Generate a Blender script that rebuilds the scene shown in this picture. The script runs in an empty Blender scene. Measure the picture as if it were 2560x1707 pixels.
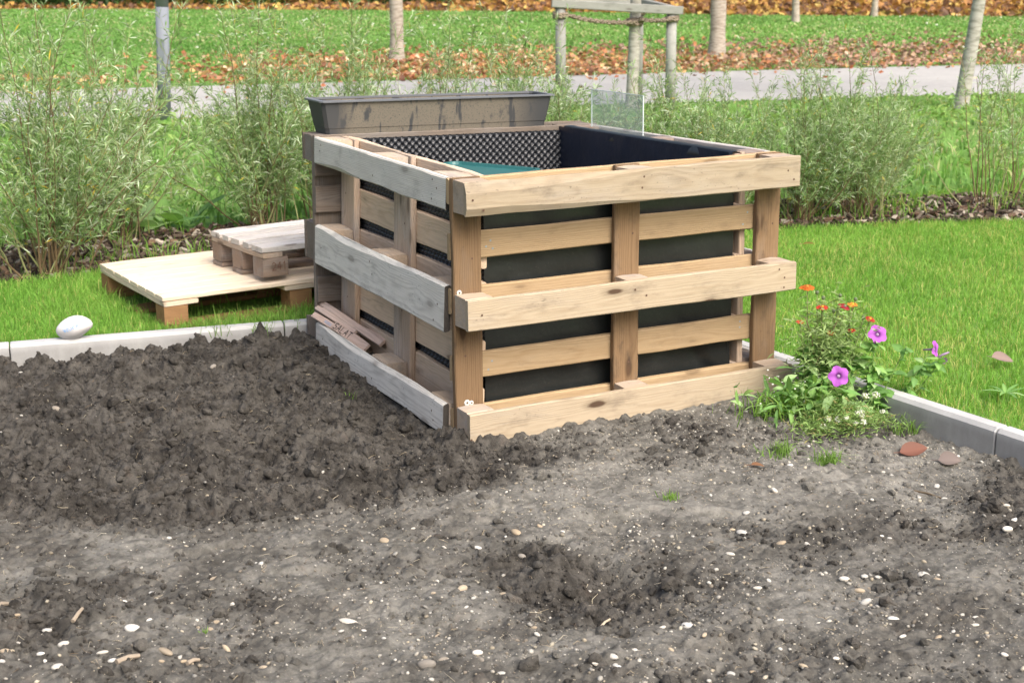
import bpy, bmesh, math, random
import numpy as np
from mathutils import Vector, Matrix, Euler

S = bpy.context.scene
COL = S.collection
R = math.radians
rng = np.random.default_rng(7)
random.seed(7)

# ------------------------------------------------------------------ camera, world, sun, exposure
cam_d = bpy.data.cameras.new('camera')
cam = bpy.data.objects.new('camera', cam_d); COL.objects.link(cam)
cam_d.sensor_width = 36; cam_d.lens = 51.87
cam_d.clip_start = 0.1; cam_d.clip_end = 400
rt = Vector((0.89153, -0.45288, -0.00863)); upv = Vector((0.12142, 0.22058, 0.96778)); fw = Vector((0.43638, 0.86386, -0.25164))
CP = Vector((-1.79659, -3.84073, 1.42944))
M = Matrix.Identity(4)
for i in range(3):
    M[i][0] = rt[i]; M[i][1] = upv[i]; M[i][2] = -fw[i]; M[i][3] = CP[i]
cam.matrix_world = M
cam_d.dof.use_dof = True; cam_d.dof.focus_distance = 4.2; cam_d.dof.aperture_fstop = 8.0
S.camera = cam

w = bpy.data.worlds.new('World'); S.world = w; w.use_nodes = True
nt = w.node_tree; nt.nodes.clear()
sky = nt.nodes.new('ShaderNodeTexSky'); sky.sky_type = 'NISHITA'; sky.sun_disc = False
SUN_EL = 48.0
sdir = Vector((0.18, -0.98, 0)).normalized()            # horizontal direction towards the sun
sky.sun_elevation = R(SUN_EL); sky.sun_rotation = math.atan2(sdir.x, sdir.y)
sky.air_density = 1.0; sky.dust_density = 8.0; sky.ozone_density = 1.0
bg = nt.nodes.new('ShaderNodeBackground'); bg.inputs['Strength'].default_value = 0.15
wo = nt.nodes.new('ShaderNodeOutputWorld')
nt.links.new(sky.outputs[0], bg.inputs[0]); nt.links.new(bg.outputs[0], wo.inputs[0])

sun_d = bpy.data.lights.new('sun', 'SUN'); sun = bpy.data.objects.new('sun', sun_d); COL.objects.link(sun)
sun_d.energy = 1.5; sun_d.angle = R(42); sun_d.color = (1.0, 0.99, 0.97)
ce = math.cos(R(SUN_EL))
sv = Vector((sdir.x * ce, sdir.y * ce, math.sin(R(SUN_EL))))
sun.rotation_euler = sv.to_track_quat('Z', 'Y').to_euler(); sun.location = (3, -6, 8)

S.view_settings.view_transform = 'Standard'; S.view_settings.look = 'None'
S.view_settings.exposure = 0.82; S.view_settings.gamma = 1; S.view_settings.use_curve_mapping = False
S.cycles.max_bounces = 8; S.cycles.transparent_max_bounces = 12

# ------------------------------------------------------------------ numpy noise
_T = {}
def vnoise(x, y, seed=0):
    if seed not in _T: _T[seed] = np.random.default_rng(1000 + seed).random((256, 256))
    t = _T[seed]
    xi = np.floor(x).astype(int); yi = np.floor(y).astype(int)
    fx = x - xi; fy = y - yi
    fx = fx * fx * (3 - 2 * fx); fy = fy * fy * (3 - 2 * fy)
    a = t[xi & 255, yi & 255]; b = t[(xi + 1) & 255, yi & 255]; c = t[xi & 255, (yi + 1) & 255]; d = t[(xi + 1) & 255, (yi + 1) & 255]
    return (a * (1 - fx) + b * fx) * (1 - fy) + (c * (1 - fx) + d * fx) * fy
def fbm(x, y, sc, oct=4, seed=0):
    s = 0; a = 1.; n = 0.
    for o in range(oct):
        s = s + a * vnoise(x / sc * 2 ** o + o * 17.3, y / sc * 2 ** o + o * 9.1, seed + o); n += a; a *= .5
    return s / n
def sstep(a, b, x):
    t = np.clip((x - a) / (b - a), 0, 1); return t * t * (3 - 2 * t)
def inpoly(x, y, P):
    ins = np.zeros(np.shape(x), bool); n = len(P)
    for i in range(n):
        x0, y0 = P[i]; x1, y1 = P[(i + 1) % n]
        c = ((y0 > y) != (y1 > y)) & (x < (x1 - x0) * (y - y0) / (y1 - y0 + 1e-12) + x0)
        ins ^= c
    return ins
def sdpoly(x, y, P):                                     # signed distance, positive inside
    d = np.full(np.shape(x), 1e9); n = len(P)
    for i in range(n):
        ax, ay = P[i]; bx, by = P[(i + 1) % n]; vx, vy = bx - ax, by - ay
        t = np.clip(((x - ax) * vx + (y - ay) * vy) / (vx * vx + vy * vy + 1e-12), 0, 1)
        d = np.minimum(d, np.hypot(x - ax - t * vx, y - ay - t * vy))
    return np.where(inpoly(x, y, P), d, -d)

# ------------------------------------------------------------------ objects and meshes
def link(o, parent=None, mat=None):
    COL.objects.link(o)
    if parent is not None: o.parent = parent
    if mat is not None: o.matrix_local = mat
    return o
def tag(o, label=None, cat=None, group=None, kind=None):
    if label: o['label'] = label
    if cat: o['category'] = cat
    if group: o['group'] = group
    if kind: o['kind'] = kind
    return o
def empty(name, mat=None, parent=None):
    o = bpy.data.objects.new(name, None); o.empty_display_size = .1
    return link(o, parent, mat)
def npmesh(name, V, Fs, mats, cols=None, smooth=False, midx=None):
    """V (n,3); Fs list of int arrays (m,k); cols (n,3) colour per vertex"""
    me = bpy.data.meshes.new(name)
    V = np.ascontiguousarray(V, dtype=np.float32)
    me.vertices.add(len(V)); me.vertices.foreach_set('co', V.ravel())
    Fs = [np.asarray(f, dtype=np.int32) for f in Fs if len(f)]
    tot = np.concatenate([np.full(len(f), f.shape[1], dtype=np.int32) for f in Fs])
    loops = np.concatenate([f.ravel() for f in Fs])
    st = np.concatenate([[0], np.cumsum(tot)[:-1]]).astype(np.int32)
    me.loops.add(len(loops)); me.polygons.add(len(tot))
    me.loops.foreach_set('vertex_index', loops)
    me.polygons.foreach_set('loop_start', st)
    try: me.polygons.foreach_set('loop_total', tot)
    except Exception: pass
    me.polygons.foreach_set('use_smooth', np.full(len(tot), smooth))
    if midx is not None: me.polygons.foreach_set('material_index', np.asarray(midx, dtype=np.int32))
    for m in (mats if isinstance(mats, (list, tuple)) else [mats]): me.materials.append(m)
    if cols is not None:
        a = me.color_attributes.new('Col', 'FLOAT_COLOR', 'POINT')
        c = np.ones((len(V), 4), dtype=np.float32); c[:, :3] = cols
        a.data.foreach_set('color', c.ravel())
    me.update(calc_edges=True); me.validate()
    return me
def mobj(name, me, parent=None, mat=None):
    return link(bpy.data.objects.new(name, me), parent, mat)
class MB:                                                # small mesh collector
    def __init__(s): s.V = []; s.F = {}; s.n = 0; s.C = []
    def add(s, V, F, c=None):
        V = np.asarray(V, float)
        for f in F: s.F.setdefault(len(f), []).append([i + s.n for i in f])
        s.V.append(V); s.n += len(V)
        if c is not None: s.C.append(np.tile(np.asarray(c, float), (len(V), 1)) if np.ndim(c) == 1 else c)
    def mesh(s, name, mats, smooth=False):
        return npmesh(name, np.concatenate(s.V), list(s.F.values()), mats, np.concatenate(s.C) if s.C else None, smooth)
    def box(s, x0, x1, y0, y1, z0, z1, c=None, M=None):
        V = np.array([(x, y, z) for x in (x0, x1) for y in (y0, y1) for z in (z0, z1)])
        if M is not None: V = V @ np.array(M.to_3x3()).T + np.array(M.translation)
        s.add(V, [(0, 1, 3, 2), (4, 6, 7, 5), (0, 4, 5, 1), (2, 3, 7, 6), (0, 2, 6, 4), (1, 5, 7, 3)], c)
    def tube(s, pts, rad, n=8, c=None, cap=True):
        pts = [Vector(p) for p in pts]; V = []; F = []; m = len(pts)
        rad = rad if hasattr(rad, '__len__') else [rad] * m
        up = Vector((0, 0, 1)) if abs((pts[-1] - pts[0]).normalized().z) < .9 else Vector((1, 0, 0))
        for i, p in enumerate(pts):
            d = (pts[min(i + 1, m - 1)] - pts[max(i - 1, 0)]).normalized()
            a = d.cross(up).normalized(); b = a.cross(d)
            for k in range(n):
                t = 2 * math.pi * k / n; V.append(p + (a * math.cos(t) + b * math.sin(t)) * rad[i])
        for i in range(m - 1):
            for k in range(n):
                F.append((i * n + k, i * n + (k + 1) % n, (i + 1) * n + (k + 1) % n, (i + 1) * n + k))
        s.add([tuple(v) for v in V], F, c)
        if cap:
            s.F.setdefault(n, []).append([s.n - len(V) + k for k in range(n)][::-1]); s.F[n].append([s.n - n + k for k in range(n)])

# ------------------------------------------------------------------ materials
def newmat(name):
    m = bpy.data.materials.new(name); m.use_nodes = True; m.node_tree.nodes.clear(); return m
class NT:
    def __init__(s, m): s.t = m.node_tree; s.L = s.t.links.new
    def n(s, typ, **kw):
        nd = s.t.nodes.new(typ)
        for k, v in kw.items():
            if k.startswith('_'): setattr(nd, k[1:], v)
            else:
                i = nd.inputs[int(k[1:])] if k[0] == 'i' and k[1:].isdigit() else nd.inputs[k]
                if isinstance(v, bpy.types.NodeSocket): s.L(v, i)
                else: i.default_value = v
        return nd
    def math(s, op, a, b=0.0, c=None):
        kw = dict(_operation=op, i0=a, i1=b)
        if c is not None: kw['i2'] = c
        return s.n('ShaderNodeMath', **kw).outputs[0]
    def ramp(s, v, p0, p1):
        return s.n('ShaderNodeMapRange', i0=v, i1=p0, i2=p1, i3=0.0, i4=1.0, _interpolation_type='SMOOTHSTEP').outputs[0]
    def mix(s, f, a, b, mode='MIX'):
        nd = s.t.nodes.new('ShaderNodeMix'); nd.data_type = 'RGBA'; nd.blend_type = mode
        for k, v in ((0, f), (6, a), (7, b)):
            if isinstance(v, bpy.types.NodeSocket): s.L(v, nd.inputs[k])
            else: nd.inputs[k].default_value = v if k == 0 else (*v, 1) if len(v) == 3 else v
        return nd.outputs[2]
    def noise(s, vec, scale, detail=3.0, rough=.5, dist=0.0):
        return s.n('ShaderNodeTexNoise', Vector=vec, Scale=scale, Detail=detail, Roughness=rough, Distortion=dist).outputs[0]
    def scale(s, vec, sc, loc=(0, 0, 0)):
        return s.n('ShaderNodeMapping', Vector=vec, Scale=sc, Location=loc).outputs[0]
    def out(s, base, rough=.8, bump=None, bs=.3, bd=.003, spec=.3, extra=None, metallic=0.0):
        p = s.n('ShaderNodeBsdfPrincipled')
        for k, v in (('Base Color', base), ('Roughness', rough), ('Specular IOR Level', spec), ('Metallic', metallic)):
            if isinstance(v, bpy.types.NodeSocket): s.L(v, p.inputs[k])
            else: p.inputs[k].default_value = (*v, 1) if k == 'Base Color' else v
        if bump is not None:
            b = s.n('ShaderNodeBump', Strength=bs, Distance=bd, Height=bump); s.L(b.outputs[0], p.inputs['Normal'])
        o = s.n('ShaderNodeOutputMaterial'); sh = p.outputs[0]
        if extra: sh = extra(s, sh)
        s.L(sh, o.inputs[0]); return p

def wood(name, light, dark, grey=(.3, .3, .29), gam=0.0, dirt=.3, knots=.6, dirtcol=(.05, .042, .034), vary=.25, mold=.3):
    m = newmat(name); t = NT(m)
    tc = t.n('ShaderNodeTexCoord').outputs['Object']
    rnd = t.n('ShaderNodeObjectInfo').outputs['Random']
    fr = lambda k: t.math('FRACT', t.math('MULTIPLY', rnd, k))
    off = t.n('ShaderNodeCombineXYZ', i0=t.math('MULTIPLY', rnd, 61.0), i1=t.math('MULTIPLY_ADD', fr(7.31), .14, -.07), i2=t.math('MULTIPLY_ADD', fr(13.7), .10, .015)).outputs[0]
    v = t.n('ShaderNodeVectorMath', _operation='ADD', i0=tc, i1=off).outputs[0]
    sx = t.n('ShaderNodeSeparateXYZ', i0=v)
    lw = t.noise(t.scale(v, (3.5, 9, 9)), 1.0, 2.0)
    yy = t.math('ADD', t.math('MULTIPLY_ADD', tc_x(t, tc), t.math('MULTIPLY_ADD', fr(23.1), .08, -.04), sx.outputs[1]), t.math('MULTIPLY_ADD', lw, .03, -.015))
    zz = t.math('ADD', sx.outputs[2], t.math('MULTIPLY_ADD', lw, .024, -.012))
    rv = t.n('ShaderNodeCombineXYZ', i0=0.0, i1=yy, i2=zz).outputs[0]
    rings = t.n('ShaderNodeTexWave', _wave_type='RINGS', _rings_direction='X', Vector=rv, Scale=64.0, Distortion=1.2, Detail=2.0, i4=1.5).outputs[1]
    fib = t.noise(t.scale(v, (5, 260, 260)), 1.0, 4.0, .6)
    fib2 = t.noise(t.scale(v, (14, 90, 90)), 1.0, 3.0)
    g = t.math('MULTIPLY_ADD', t.math('POWER', rings, 1.8), .26, t.math('MULTIPLY_ADD', fib, .7, t.math('MULTIPLY', fib2, .45)))
    col = t.mix(t.ramp(g, .45, 1.25), light, dark)
    blot = t.noise(t.scale(v, (2.2, 6, 6)), 1.6, 4.0, .6)
    if gam > 0:
        gg = t.ramp(t.math('MULTIPLY_ADD', fib2, .35, blot), .35 + .35 * (1 - gam), .8 + .3 * (1 - gam))
        col = t.mix(t.math('MULTIPLY', gg, min(1, gam * 1.6)) if gam < .6 else t.math('MULTIPLY_ADD', gg, .35, gam * .65 + .03), col, t.mix(t.ramp(g, .4, 1.3), tuple(c * 1.15 for c in grey), tuple(c * .62 for c in grey)))
    kv = t.n('ShaderNodeTexVoronoi', _voronoi_dimensions='3D', Vector=t.scale(v, (4.2, 13, 13)), Scale=1.0)
    kn = t.math('ADD', kv.outputs['Distance'], t.math('MULTIPLY_ADD', fib2, .12, -.06))
    col = t.mix(t.math('MULTIPLY', t.ramp(kn, .30, .12), knots * .55), col, tuple(c * .55 for c in dark))
    col = t.mix(t.math('MULTIPLY', t.ramp(kn, .17, .10), knots), col, (.055, .03, .018))
    # dirt clouds and mould specks
    d1 = t.noise(t.scale(v, (3, 7, 7), (4, 1, 2)), 2.3, 5.0, .65)
    col = t.mix(t.math('MULTIPLY', t.ramp(d1, .52, .78), dirt), col, dirtcol)
    sp = t.noise(t.scale(v, (.6, 1, 1)), 120.0, 2.0, .6)
    col = t.mix(t.math('MULTIPLY', t.math('MULTIPLY', t.ramp(sp, .62, .72), t.ramp(blot, .45, .62)), mold), col, dirtcol)
    vr = t.math('MULTIPLY_ADD', fr(3.77), vary, 1 - vary * .5)
    col = t.mix(1.0, col, t.n('ShaderNodeCombineXYZ', i0=vr, i1=vr, i2=vr).outputs[0], 'MULTIPLY')
    bump = t.math('MULTIPLY_ADD', rings, .3, t.math('ADD', fib, t.math('MULTIPLY', fib2, .7)))
    t.out(col, .82, bump, .45, .0016, .2)
    return m
def tc_x(t, tc): return t.n('ShaderNodeSeparateXYZ', i0=tc).outputs[0]

W_RUN = wood('pine_runner', (.375, .312, .225), (.285, .222, .148), (.33, .30, .26), .30, .6, .9, (.13, .105, .08), mold=.6)
W_DECK = wood('pine_deck', (.395, .290, .172), (.30, .205, .11), gam=.10, dirt=.4, dirtcol=(.14, .10, .065), knots=.4, mold=.15)
W_STR = wood('pine_stringer', (.215, .140, .078), (.125, .078, .042), gam=.12, dirt=.8, knots=.7)
W_LRUN = wood('weathered_runner', (.52, .475, .41), (.33, .29, .24), (.60, .585, .54), .75, .4, .35, (.09, .085, .075), mold=.6)
W_LDECK = wood('greyed_deck', (.66, .51, .37), (.46, .33, .225), (.50, .46, .42), .25, .3, .6)
W_LSTR = wood('greyed_stringer', (.47, .36, .27), (.26, .19, .14), (.45, .42, .39), .4, .35, .5)
W_BLK = wood('pale_block', (.48, .38, .28), (.26, .19, .13), (.36, .34, .32), .45, .35, .2)
W_REAR = wood('dark_grey_wood', (.19, .155, .125), (.085, .066, .052), (.20, .185, .17), .55, .3, .4)
W_NEW = wood('fresh_pine', (.68, .575, .45), (.55, .435, .31), gam=.0, dirt=.12, knots=.3, mold=.1, vary=.3)
W_NBLK = wood('fresh_block', (.27, .155, .075), (.165, .088, .04), gam=.0, dirt=.3, knots=.3)
W_OLD = wood('old_grey_pine', (.46, .40, .34), (.24, .20, .17), (.50, .48, .46), .75, .3, .5)
W_OBLK = wood('old_block', (.27, .20, .155), (.13, .09, .065), (.30, .28, .27), .5, .4, .4)
W_STICK = wood('label_stick_wood', (.58, .44, .36), (.40, .29, .23), (.46, .42, .39), .3, .1, .1)
W_POST = wood('weathered_post', (.29, .285, .26), (.17, .165, .15), (.30, .305, .29), .8, .4, .4)
W_DARK = wood('dark_wet_end', (.05, .045, .04), (.025, .022, .02), gam=.0, dirt=.2, knots=.0)

def simple(name, c, rough=.7, spec=.3, nscale=0, namt=.3, bump=0, metallic=0.0):
    m = newmat(name); t = NT(m)
    if nscale:
        tc = t.n('ShaderNodeTexCoord').outputs['Object']
        nz = t.noise(tc, nscale, 4.0, .6)
        col = t.mix(nz, tuple(x * (1 - namt) for x in c), tuple(min(1, x * (1 + namt)) for x in c))
        t.out(col, rough, nz if bump else None, .4, bump or .001, spec, metallic=metallic)
    else: t.out(c, rough, spec=spec, metallic=metallic)
    return m
def vcol(name, rough=.7, transl=0.0, spec=.3, nscale=0, namt=.25, bump=0):
    m = newmat(name); t = NT(m)
    c = t.n('ShaderNodeVertexColor', _layer_name='Col').outputs[0]
    nz = None
    if nscale:
        tc = t.n('ShaderNodeTexCoord').outputs['Object']; nz = t.noise(tc, nscale, 4.0, .6)
        k = t.math('MULTIPLY_ADD', nz, 2 * namt, 1 - namt)
        c = t.mix(1.0, c, t.n('ShaderNodeCombineXYZ', i0=k, i1=k, i2=k).outputs[0], 'MULTIPLY')
    ex = None
    if transl:
        def ex(s, sh):
            tr = s.n('ShaderNodeBsdfTranslucent'); s.L(s.mix(1.0, c, (1.15, 1.2, .65), 'MULTIPLY'), tr.inputs[0])
            mx = s.n('ShaderNodeMixShader', i0=transl); s.L(sh, mx.inputs[1]); s.L(tr.outputs[0], mx.inputs[2]); return mx.outputs[0]
    t.out(c, rough, nz if bump else None, .5, bump or .001, spec, extra=ex)
    return m
M_LEAF = vcol('foliage_leaf', .55, .35, .35)
M_GRASS = vcol('grass_blade', .55, .4, .3)
M_STEM = vcol('stem_bark', .8)
M_DEAD = vcol('fallen_leaf', .75, .15)
M_STONE = vcol('pebble_stone', .65, 0, .35, 55, .3, .0008)
M_PETAL = vcol('petal', .6, .3, .2)
M_CHIP = vcol('bark_chip', .85, 0, .2, 60, .35)
M_NAIL = simple('rusty_nail', (.10, .058, .04), .7)
M_SCREW = simple('zinc_screw', (.55, .55, .52), .4, .5)

# soil: colour from a wetness / tilling attribute, grain and cream specks in the shader
def soil_mat():
    m = newmat('garden_soil'); t = NT(m)
    tc = t.n('ShaderNodeTexCoord').outputs['Object']
    til = t.n('ShaderNodeVertexColor', _layer_name='Col').outputs[0]
    til = t.n('ShaderNodeSeparateColor', i0=til)
    n1 = t.noise(tc, 9.0, 6.0, .65); n2 = t.noise(tc, 90.0, 5.0, .7); n3 = t.noise(tc, 420.0, 3.0, .7)
    k = t.math('ADD', til.outputs[0], t.math('MULTIPLY_ADD', n1, .5, -.25))
    col = t.mix(t.ramp(k, .0, .95), (.255, .248, .22), (.039, .0345, .0295))
    col = t.mix(t.math('MULTIPLY', t.ramp(n2, .42, .62), .55), col, t.mix(.5, col, (.02, .016, .013)))
    col = t.mix(t.math('MULTIPLY', t.ramp(n3, .5, .75), .5), col, t.mix(.6, col, (.33, .30, .25)))
    col = t.mix(t.math('MULTIPLY', t.ramp(t.noise(tc, 14.0, 3.0), .62, .8), .3), col, (.10, .055, .03))
    vo = t.n('ShaderNodeTexVoronoi', Vector=tc, Scale=170.0)
    dot = t.ramp(t.math('ADD', vo.outputs['Distance'], t.math('MULTIPLY', t.n('ShaderNodeSeparateColor', i0=vo.outputs['Color']).outputs[0], .55)), .30, .22)
    patch = t.math('MULTIPLY', t.ramp(t.noise(tc, 6.0, 3.0), .40, .66), t.math('MULTIPLY_ADD', til.outputs[0], -.8, 1.05))
    col = t.mix(t.math('MULTIPLY', dot, patch), col, (.52, .46, .34))
    lump = t.noise(tc, 30.0, 5.0, .62); mac = t.noise(tc, 7.0, 4.0, .6)
    col = t.mix(t.ramp(t.math('MULTIPLY_ADD', mac, .5, t.math('MULTIPLY', lump, .7)), .44, .78), t.mix(.55, col, (.018, .017, .0155)), t.mix(.22, col, (.275, .265, .24)))
    b = t.math('ADD', t.math('MULTIPLY', n2, 1.2), t.math('MULTIPLY_ADD', n3, .5, t.math('MULTIPLY', n1, .6)))
    t.out(col, .9, b, .9, .006, .15)
    return m
M_SOIL = soil_mat()

# ------------------------------------------------------------------ kerb frame and soil height
KC = np.array((1.208, 1.312))                           # bed-side corner of the kerb
KA = np.array((-.9849, .1731)); KB = np.array((.0813, -.9967))
BED_L = 7.0
TILL = [(-4, .9), (-1.548, .31), (-1.363, .01), (-1.152, -.171), (-.945, -.248), (-.741, -.27), (-.556, -.297), (-.322, -.262), (-.128, -.316), (.139, -.20), (.16, .02), (.10, .198), (.10, 3), (-4, 3)]
TILL2 = [(-.42, -.80), (-.18, -.78), (-.02, -1.0), (.05, -1.24), (-.166, -1.30), (-.40, -1.2), (-.5, -1.02)]
TILL3 = [(1.5, -.80), (1.26, -.85), (.86, -1.06), (.70, -1.22), (.85, -1.36), (1.5, -1.4)]
TILL4 = [(-2.2, -.7), (-1.30, -.50), (-1.12, -.62), (-1.3, -.78), (-1.9, -.9)]
def till(x, y):
    wx = x + (fbm(x, y, .28, 4, 31) - .5) * .30; wy = y + (fbm(x, y, .28, 4, 37) - .5) * .30
    a = sstep(-.15, .11, sdpoly(wx, wy, TILL)); b = sstep(-.10, .12, sdpoly(wx, wy, TILL2)) * .85
    c = sstep(-.10, .10, sdpoly(wx, wy, TILL3)) * .75; d = sstep(-.08, .08, sdpoly(wx, wy, TILL4)) * .7
    return np.maximum(np.maximum(a, b), np.maximum(c, d))
def loose(x, y):                                         # half broken, darker soil away from the trodden pale strip
    u = .62 * x - .78 * y                                # across the pale strip
    pale = np.exp(-((y - (-.52 - .22 * x)) / .20) ** 2) * sstep(-.55, .1, x) + .8 * np.exp(-(((x + .45) / .16) ** 2 + ((y + .98) / .12) ** 2)) + .6 * np.exp(-(((x - .1) / .22) ** 2 + ((y + 1.45) / .1) ** 2))
    n = fbm(x, y, .22, 4, 171)
    return np.clip(.68 - .92 * pale + (n - .5) * 1.5, 0, .9) * .8
def soil_h(x, y, t=None):
    x = np.asarray(x, float); y = np.asarray(y, float)
    if t is None: t = till(x, y)
    h = .012 - .045 * sstep(.55, 1.35, x) * sstep(.1, -.6, y) + .015 * sstep(.2, 1.4, y) * sstep(.2, -.4, x)
    ka_, kb_ = kerb_s(x, y)
    h = h - .016 * sstep(.30, .02, kb_) * sstep(.8, 1.5, ka_) - .02 * sstep(.3, .05, kb_)
    h = h + (fbm(x, y, .55, 3, 3) - .5) * .035
    ab = lambda sc, s: np.abs(2 * fbm(x, y, sc, 2, s) - 1)
    hi = .055 * ab(.24, 41) + .050 * ab(.11, 43) + .036 * ab(.055, 47) * (.4 + 1.2 * vnoise(x / .09, y / .09, 48)) + .021 * ab(.026, 53) + .012 * ab(.014, 57) - .044 - .016 * np.exp(-((x + .05) / .16) ** 2) * sstep(1.0, .2, y)
    lz = loose(x, y)
    lo = lz * (.020 * ab(.06, 43) + .018 * ab(.03, 47) + .014 * ab(.016, 53) - .012) + (fbm(x, y, .13, 3, 61) - .5) * .022 + .010 * ab(.045, 63) * sstep(.45, .7, fbm(x, y, .25, 2, 67)) * 2 + (fbm(x, y, .022, 2, 65) - .5) * .009
    h = h + t * hi + (1 - t) * lo
    h = h - .035 * np.exp(-(((x + .2) / .16) ** 2 + ((y + 1.12) / .14) ** 2))      # dug hollow
    for gx, gy, ga, gl, gd in ((.33, -.85, -.55, .07, .016), (.05, -.72, -.4, .09, .012), (.62, -1.0, -.5, .08, .010), (-.35, -.62, -.3, .10, .010), (.48, -.62, -.7, .06, .010), (-.75, -.70, -.2, .12, .012), (.8, -.9, -.6, .07, .008), (-.05, -1.5, -.3, .10, .010), (-.9, -.45, .2, .10, .014)):
        u = (x - gx) * math.cos(ga) + (y - gy) * math.sin(ga); v = -(x - gx) * math.sin(ga) + (y - gy) * math.cos(ga)
        h = h - gd * np.exp(-(u / gl) ** 2 - (v / .018) ** 2) + gd * .4 * np.exp(-(u / gl) ** 2 - ((v - .03) / .02) ** 2)
    h = h - .022 * np.exp(-(((x - .03) / .07) ** 2 + ((y + .78) / .06) ** 2))
    h = h + .03 * np.exp(-(((x + .02) / .07) ** 2 + ((y - .10) / .06) ** 2)) + .058 * np.exp(-(((x + .2) / .09) ** 2 + ((y - 1.40) / .07) ** 2))
    return h
def kerb_s(x, y):                                        # position in bed coordinates (along KA, along KB)
    dx = np.asarray(x) - KC[0]; dy = np.asarray(y) - KC[1]; det = KA[0] * KB[1] - KA[1] * KB[0]
    return (dx * KB[1] - dy * KB[0]) / det, (KA[0] * dy - KA[1] * dx) / det

def build_soil():
    st = .0048
    a = np.arange(-.0, 3.05, st); b = np.arange(-.0, 3.45, st)
    # fine grid in bed coordinates, then wide coarse skirt
    a = np.concatenate([a, np.linspace(3.2, BED_L + .06, 24)]); b = np.concatenate([b, np.linspace(3.6, BED_L + .06, 24)])
    A, B = np.meshgrid(a, b, indexing='ij')
    X = KC[0] + A * KA[0] + B * KB[0]; Y = KC[1] + A * KA[1] + B * KB[1]
    T = till(X, Y); Z = soil_h(X, Y, T); T = np.maximum(T, loose(X, Y) * .9)
    n, m = A.shape
    idx = np.arange(n * m).reshape(n, m)
    F = np.stack([idx[:-1, :-1], idx[:-1, 1:], idx[1:, 1:], idx[1:, :-1]], -1).reshape(-1, 4)
    V = np.stack([X, Y, Z], -1).reshape(-1, 3)
    C = np.repeat(T.reshape(-1, 1), 3, 1)
    o = mobj('soil', npmesh('soil', V, [F], M_SOIL, C, True)); tag(o, kind='structure')
build_soil()

# ------------------------------------------------------------------ rock / clod scatter
def ico(sub):
    bm = bmesh.new(); bmesh.ops.create_icosphere(bm, subdivisions=sub, radius=1)
    V = np.array([v.co[:] for v in bm.verts]); F = np.array([[v.index for v in f.verts] for f in bm.faces]); bm.free(); return V, F
ICO1, ICO2, ICO3 = ico(1), ico(2), ico(3)
def rockshape(base, seed, amp=.25, flat=.7):
    V, F = base; r = np.random.default_rng(seed)
    k = np.ones(len(V))
    for i in range(7):
        d = r.normal(size=3); d /= np.linalg.norm(d); k += amp * .5 * np.cos(r.uniform(1.2, 3.2) * (V @ d) + r.uniform(0, 6)) * r.uniform(.2, .9)
    if amp > .4:
        for i in range(26):
            d = r.normal(size=3); d /= np.linalg.norm(d); k += .075 * np.abs(np.cos(r.uniform(3.0, 10) * (V @ d) + r.uniform(0, 6)))
        k += r.normal(0, amp * .16, len(V))
        k /= 1.95
    return V * k[:, None] * np.array([1, r.uniform(.62, .95), flat * r.uniform(.8, 1.1)])
def scatter_rocks(name, P, size, base, mat, cols, seed=1, amp=.3, flat=.75, smooth=True, sink=.2):
    nT = 8; F = base[1]; nv = len(base[0])
    shapes = np.stack([rockshape(base, seed + i, amp, flat) for i in range(nT)])
    r = np.random.default_rng(seed); n = len(P)
    V = shapes[r.integers(0, nT, n)] * size[:, None, None]
    th = r.uniform(0, 6.28, n); c, s = np.cos(th), np.sin(th)
    X = V[:, :, 0] * c[:, None] - V[:, :, 1] * s[:, None]; Y = V[:, :, 0] * s[:, None] + V[:, :, 1] * c[:, None]
    tl = r.normal(0, .25, n)[:, None]; Z = V[:, :, 2] + X * tl
    V = np.stack([X, Y, Z], -1) + P[:, None, :] + np.array([0, 0, 1]) * (size * flat * (1 - 2 * sink) * .5)[:, None, None]
    Fa = (F[None] + (np.arange(n) * nv)[:, None, None]).reshape(-1, F.shape[1])
    return npmesh(name, V.reshape(-1, 3), [Fa], mat, np.repeat(cols, nv, 0), smooth)
def bed_pts(n, amax=3.0, bmax=3.4, seed=0):
    r = np.random.default_rng(seed); A = r.uniform(.01, amax, n); B = r.uniform(.01, bmax, n)
    return KC[0] + A * KA[0] + B * KB[0], KC[1] + A * KA[1] + B * KB[1]
def inbox(x, y): return (x > -.03) & (x < 1.23) & (y > -.02) & (y < 1.5)

x, y = bed_pts(70000, seed=5); t_ = till(x, y); r_ = rng.random(len(x))
k = (r_ < t_ * .62 + (1 - t_) * (.03 + .45 * loose(x, y) * sstep(.42, .6, fbm(x, y, .2, 2, 77)))) & ~inbox(x, y)
x, y, t_ = x[k], y[k], t_[k]
sz = .0031 * (1 - rng.random(len(x)) * .996) ** -.40; sz = np.clip(sz, .0026, .022)
P = np.stack([x, y, soil_h(x, y)], -1)
big = sz > .0095
gray = np.repeat(np.clip(np.maximum(t_ * .85, loose(x, y) + .1) + .12, 0, 1)[:, None], 3, 1)
huge = sz > .0145; big &= ~huge
o = mobj('soil_lumps', scatter_rocks('soil_lumps', P[huge], sz[huge] * .9, ICO3, M_SOIL, gray[huge], 11, .62, .7, True, .55)); tag(o, 'biggest dark clods of dug soil', kind='stuff')
o = mobj('soil_clods', scatter_rocks('soil_clods', P[big], sz[big], ICO2, M_SOIL, gray[big], 11, .6, .75, False, .45)); tag(o, 'dark crumbly clods of dug soil', kind='stuff')
o = mobj('soil_crumbs', scatter_rocks('soil_crumbs', P[~big], sz[~big], ICO1, M_SOIL, gray[~big], 21, .5, .85, False, .25)); tag(o, 'small dark soil crumbs', kind='stuff')
x, y = bed_pts(44000, seed=9); t_ = till(x, y)
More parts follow.
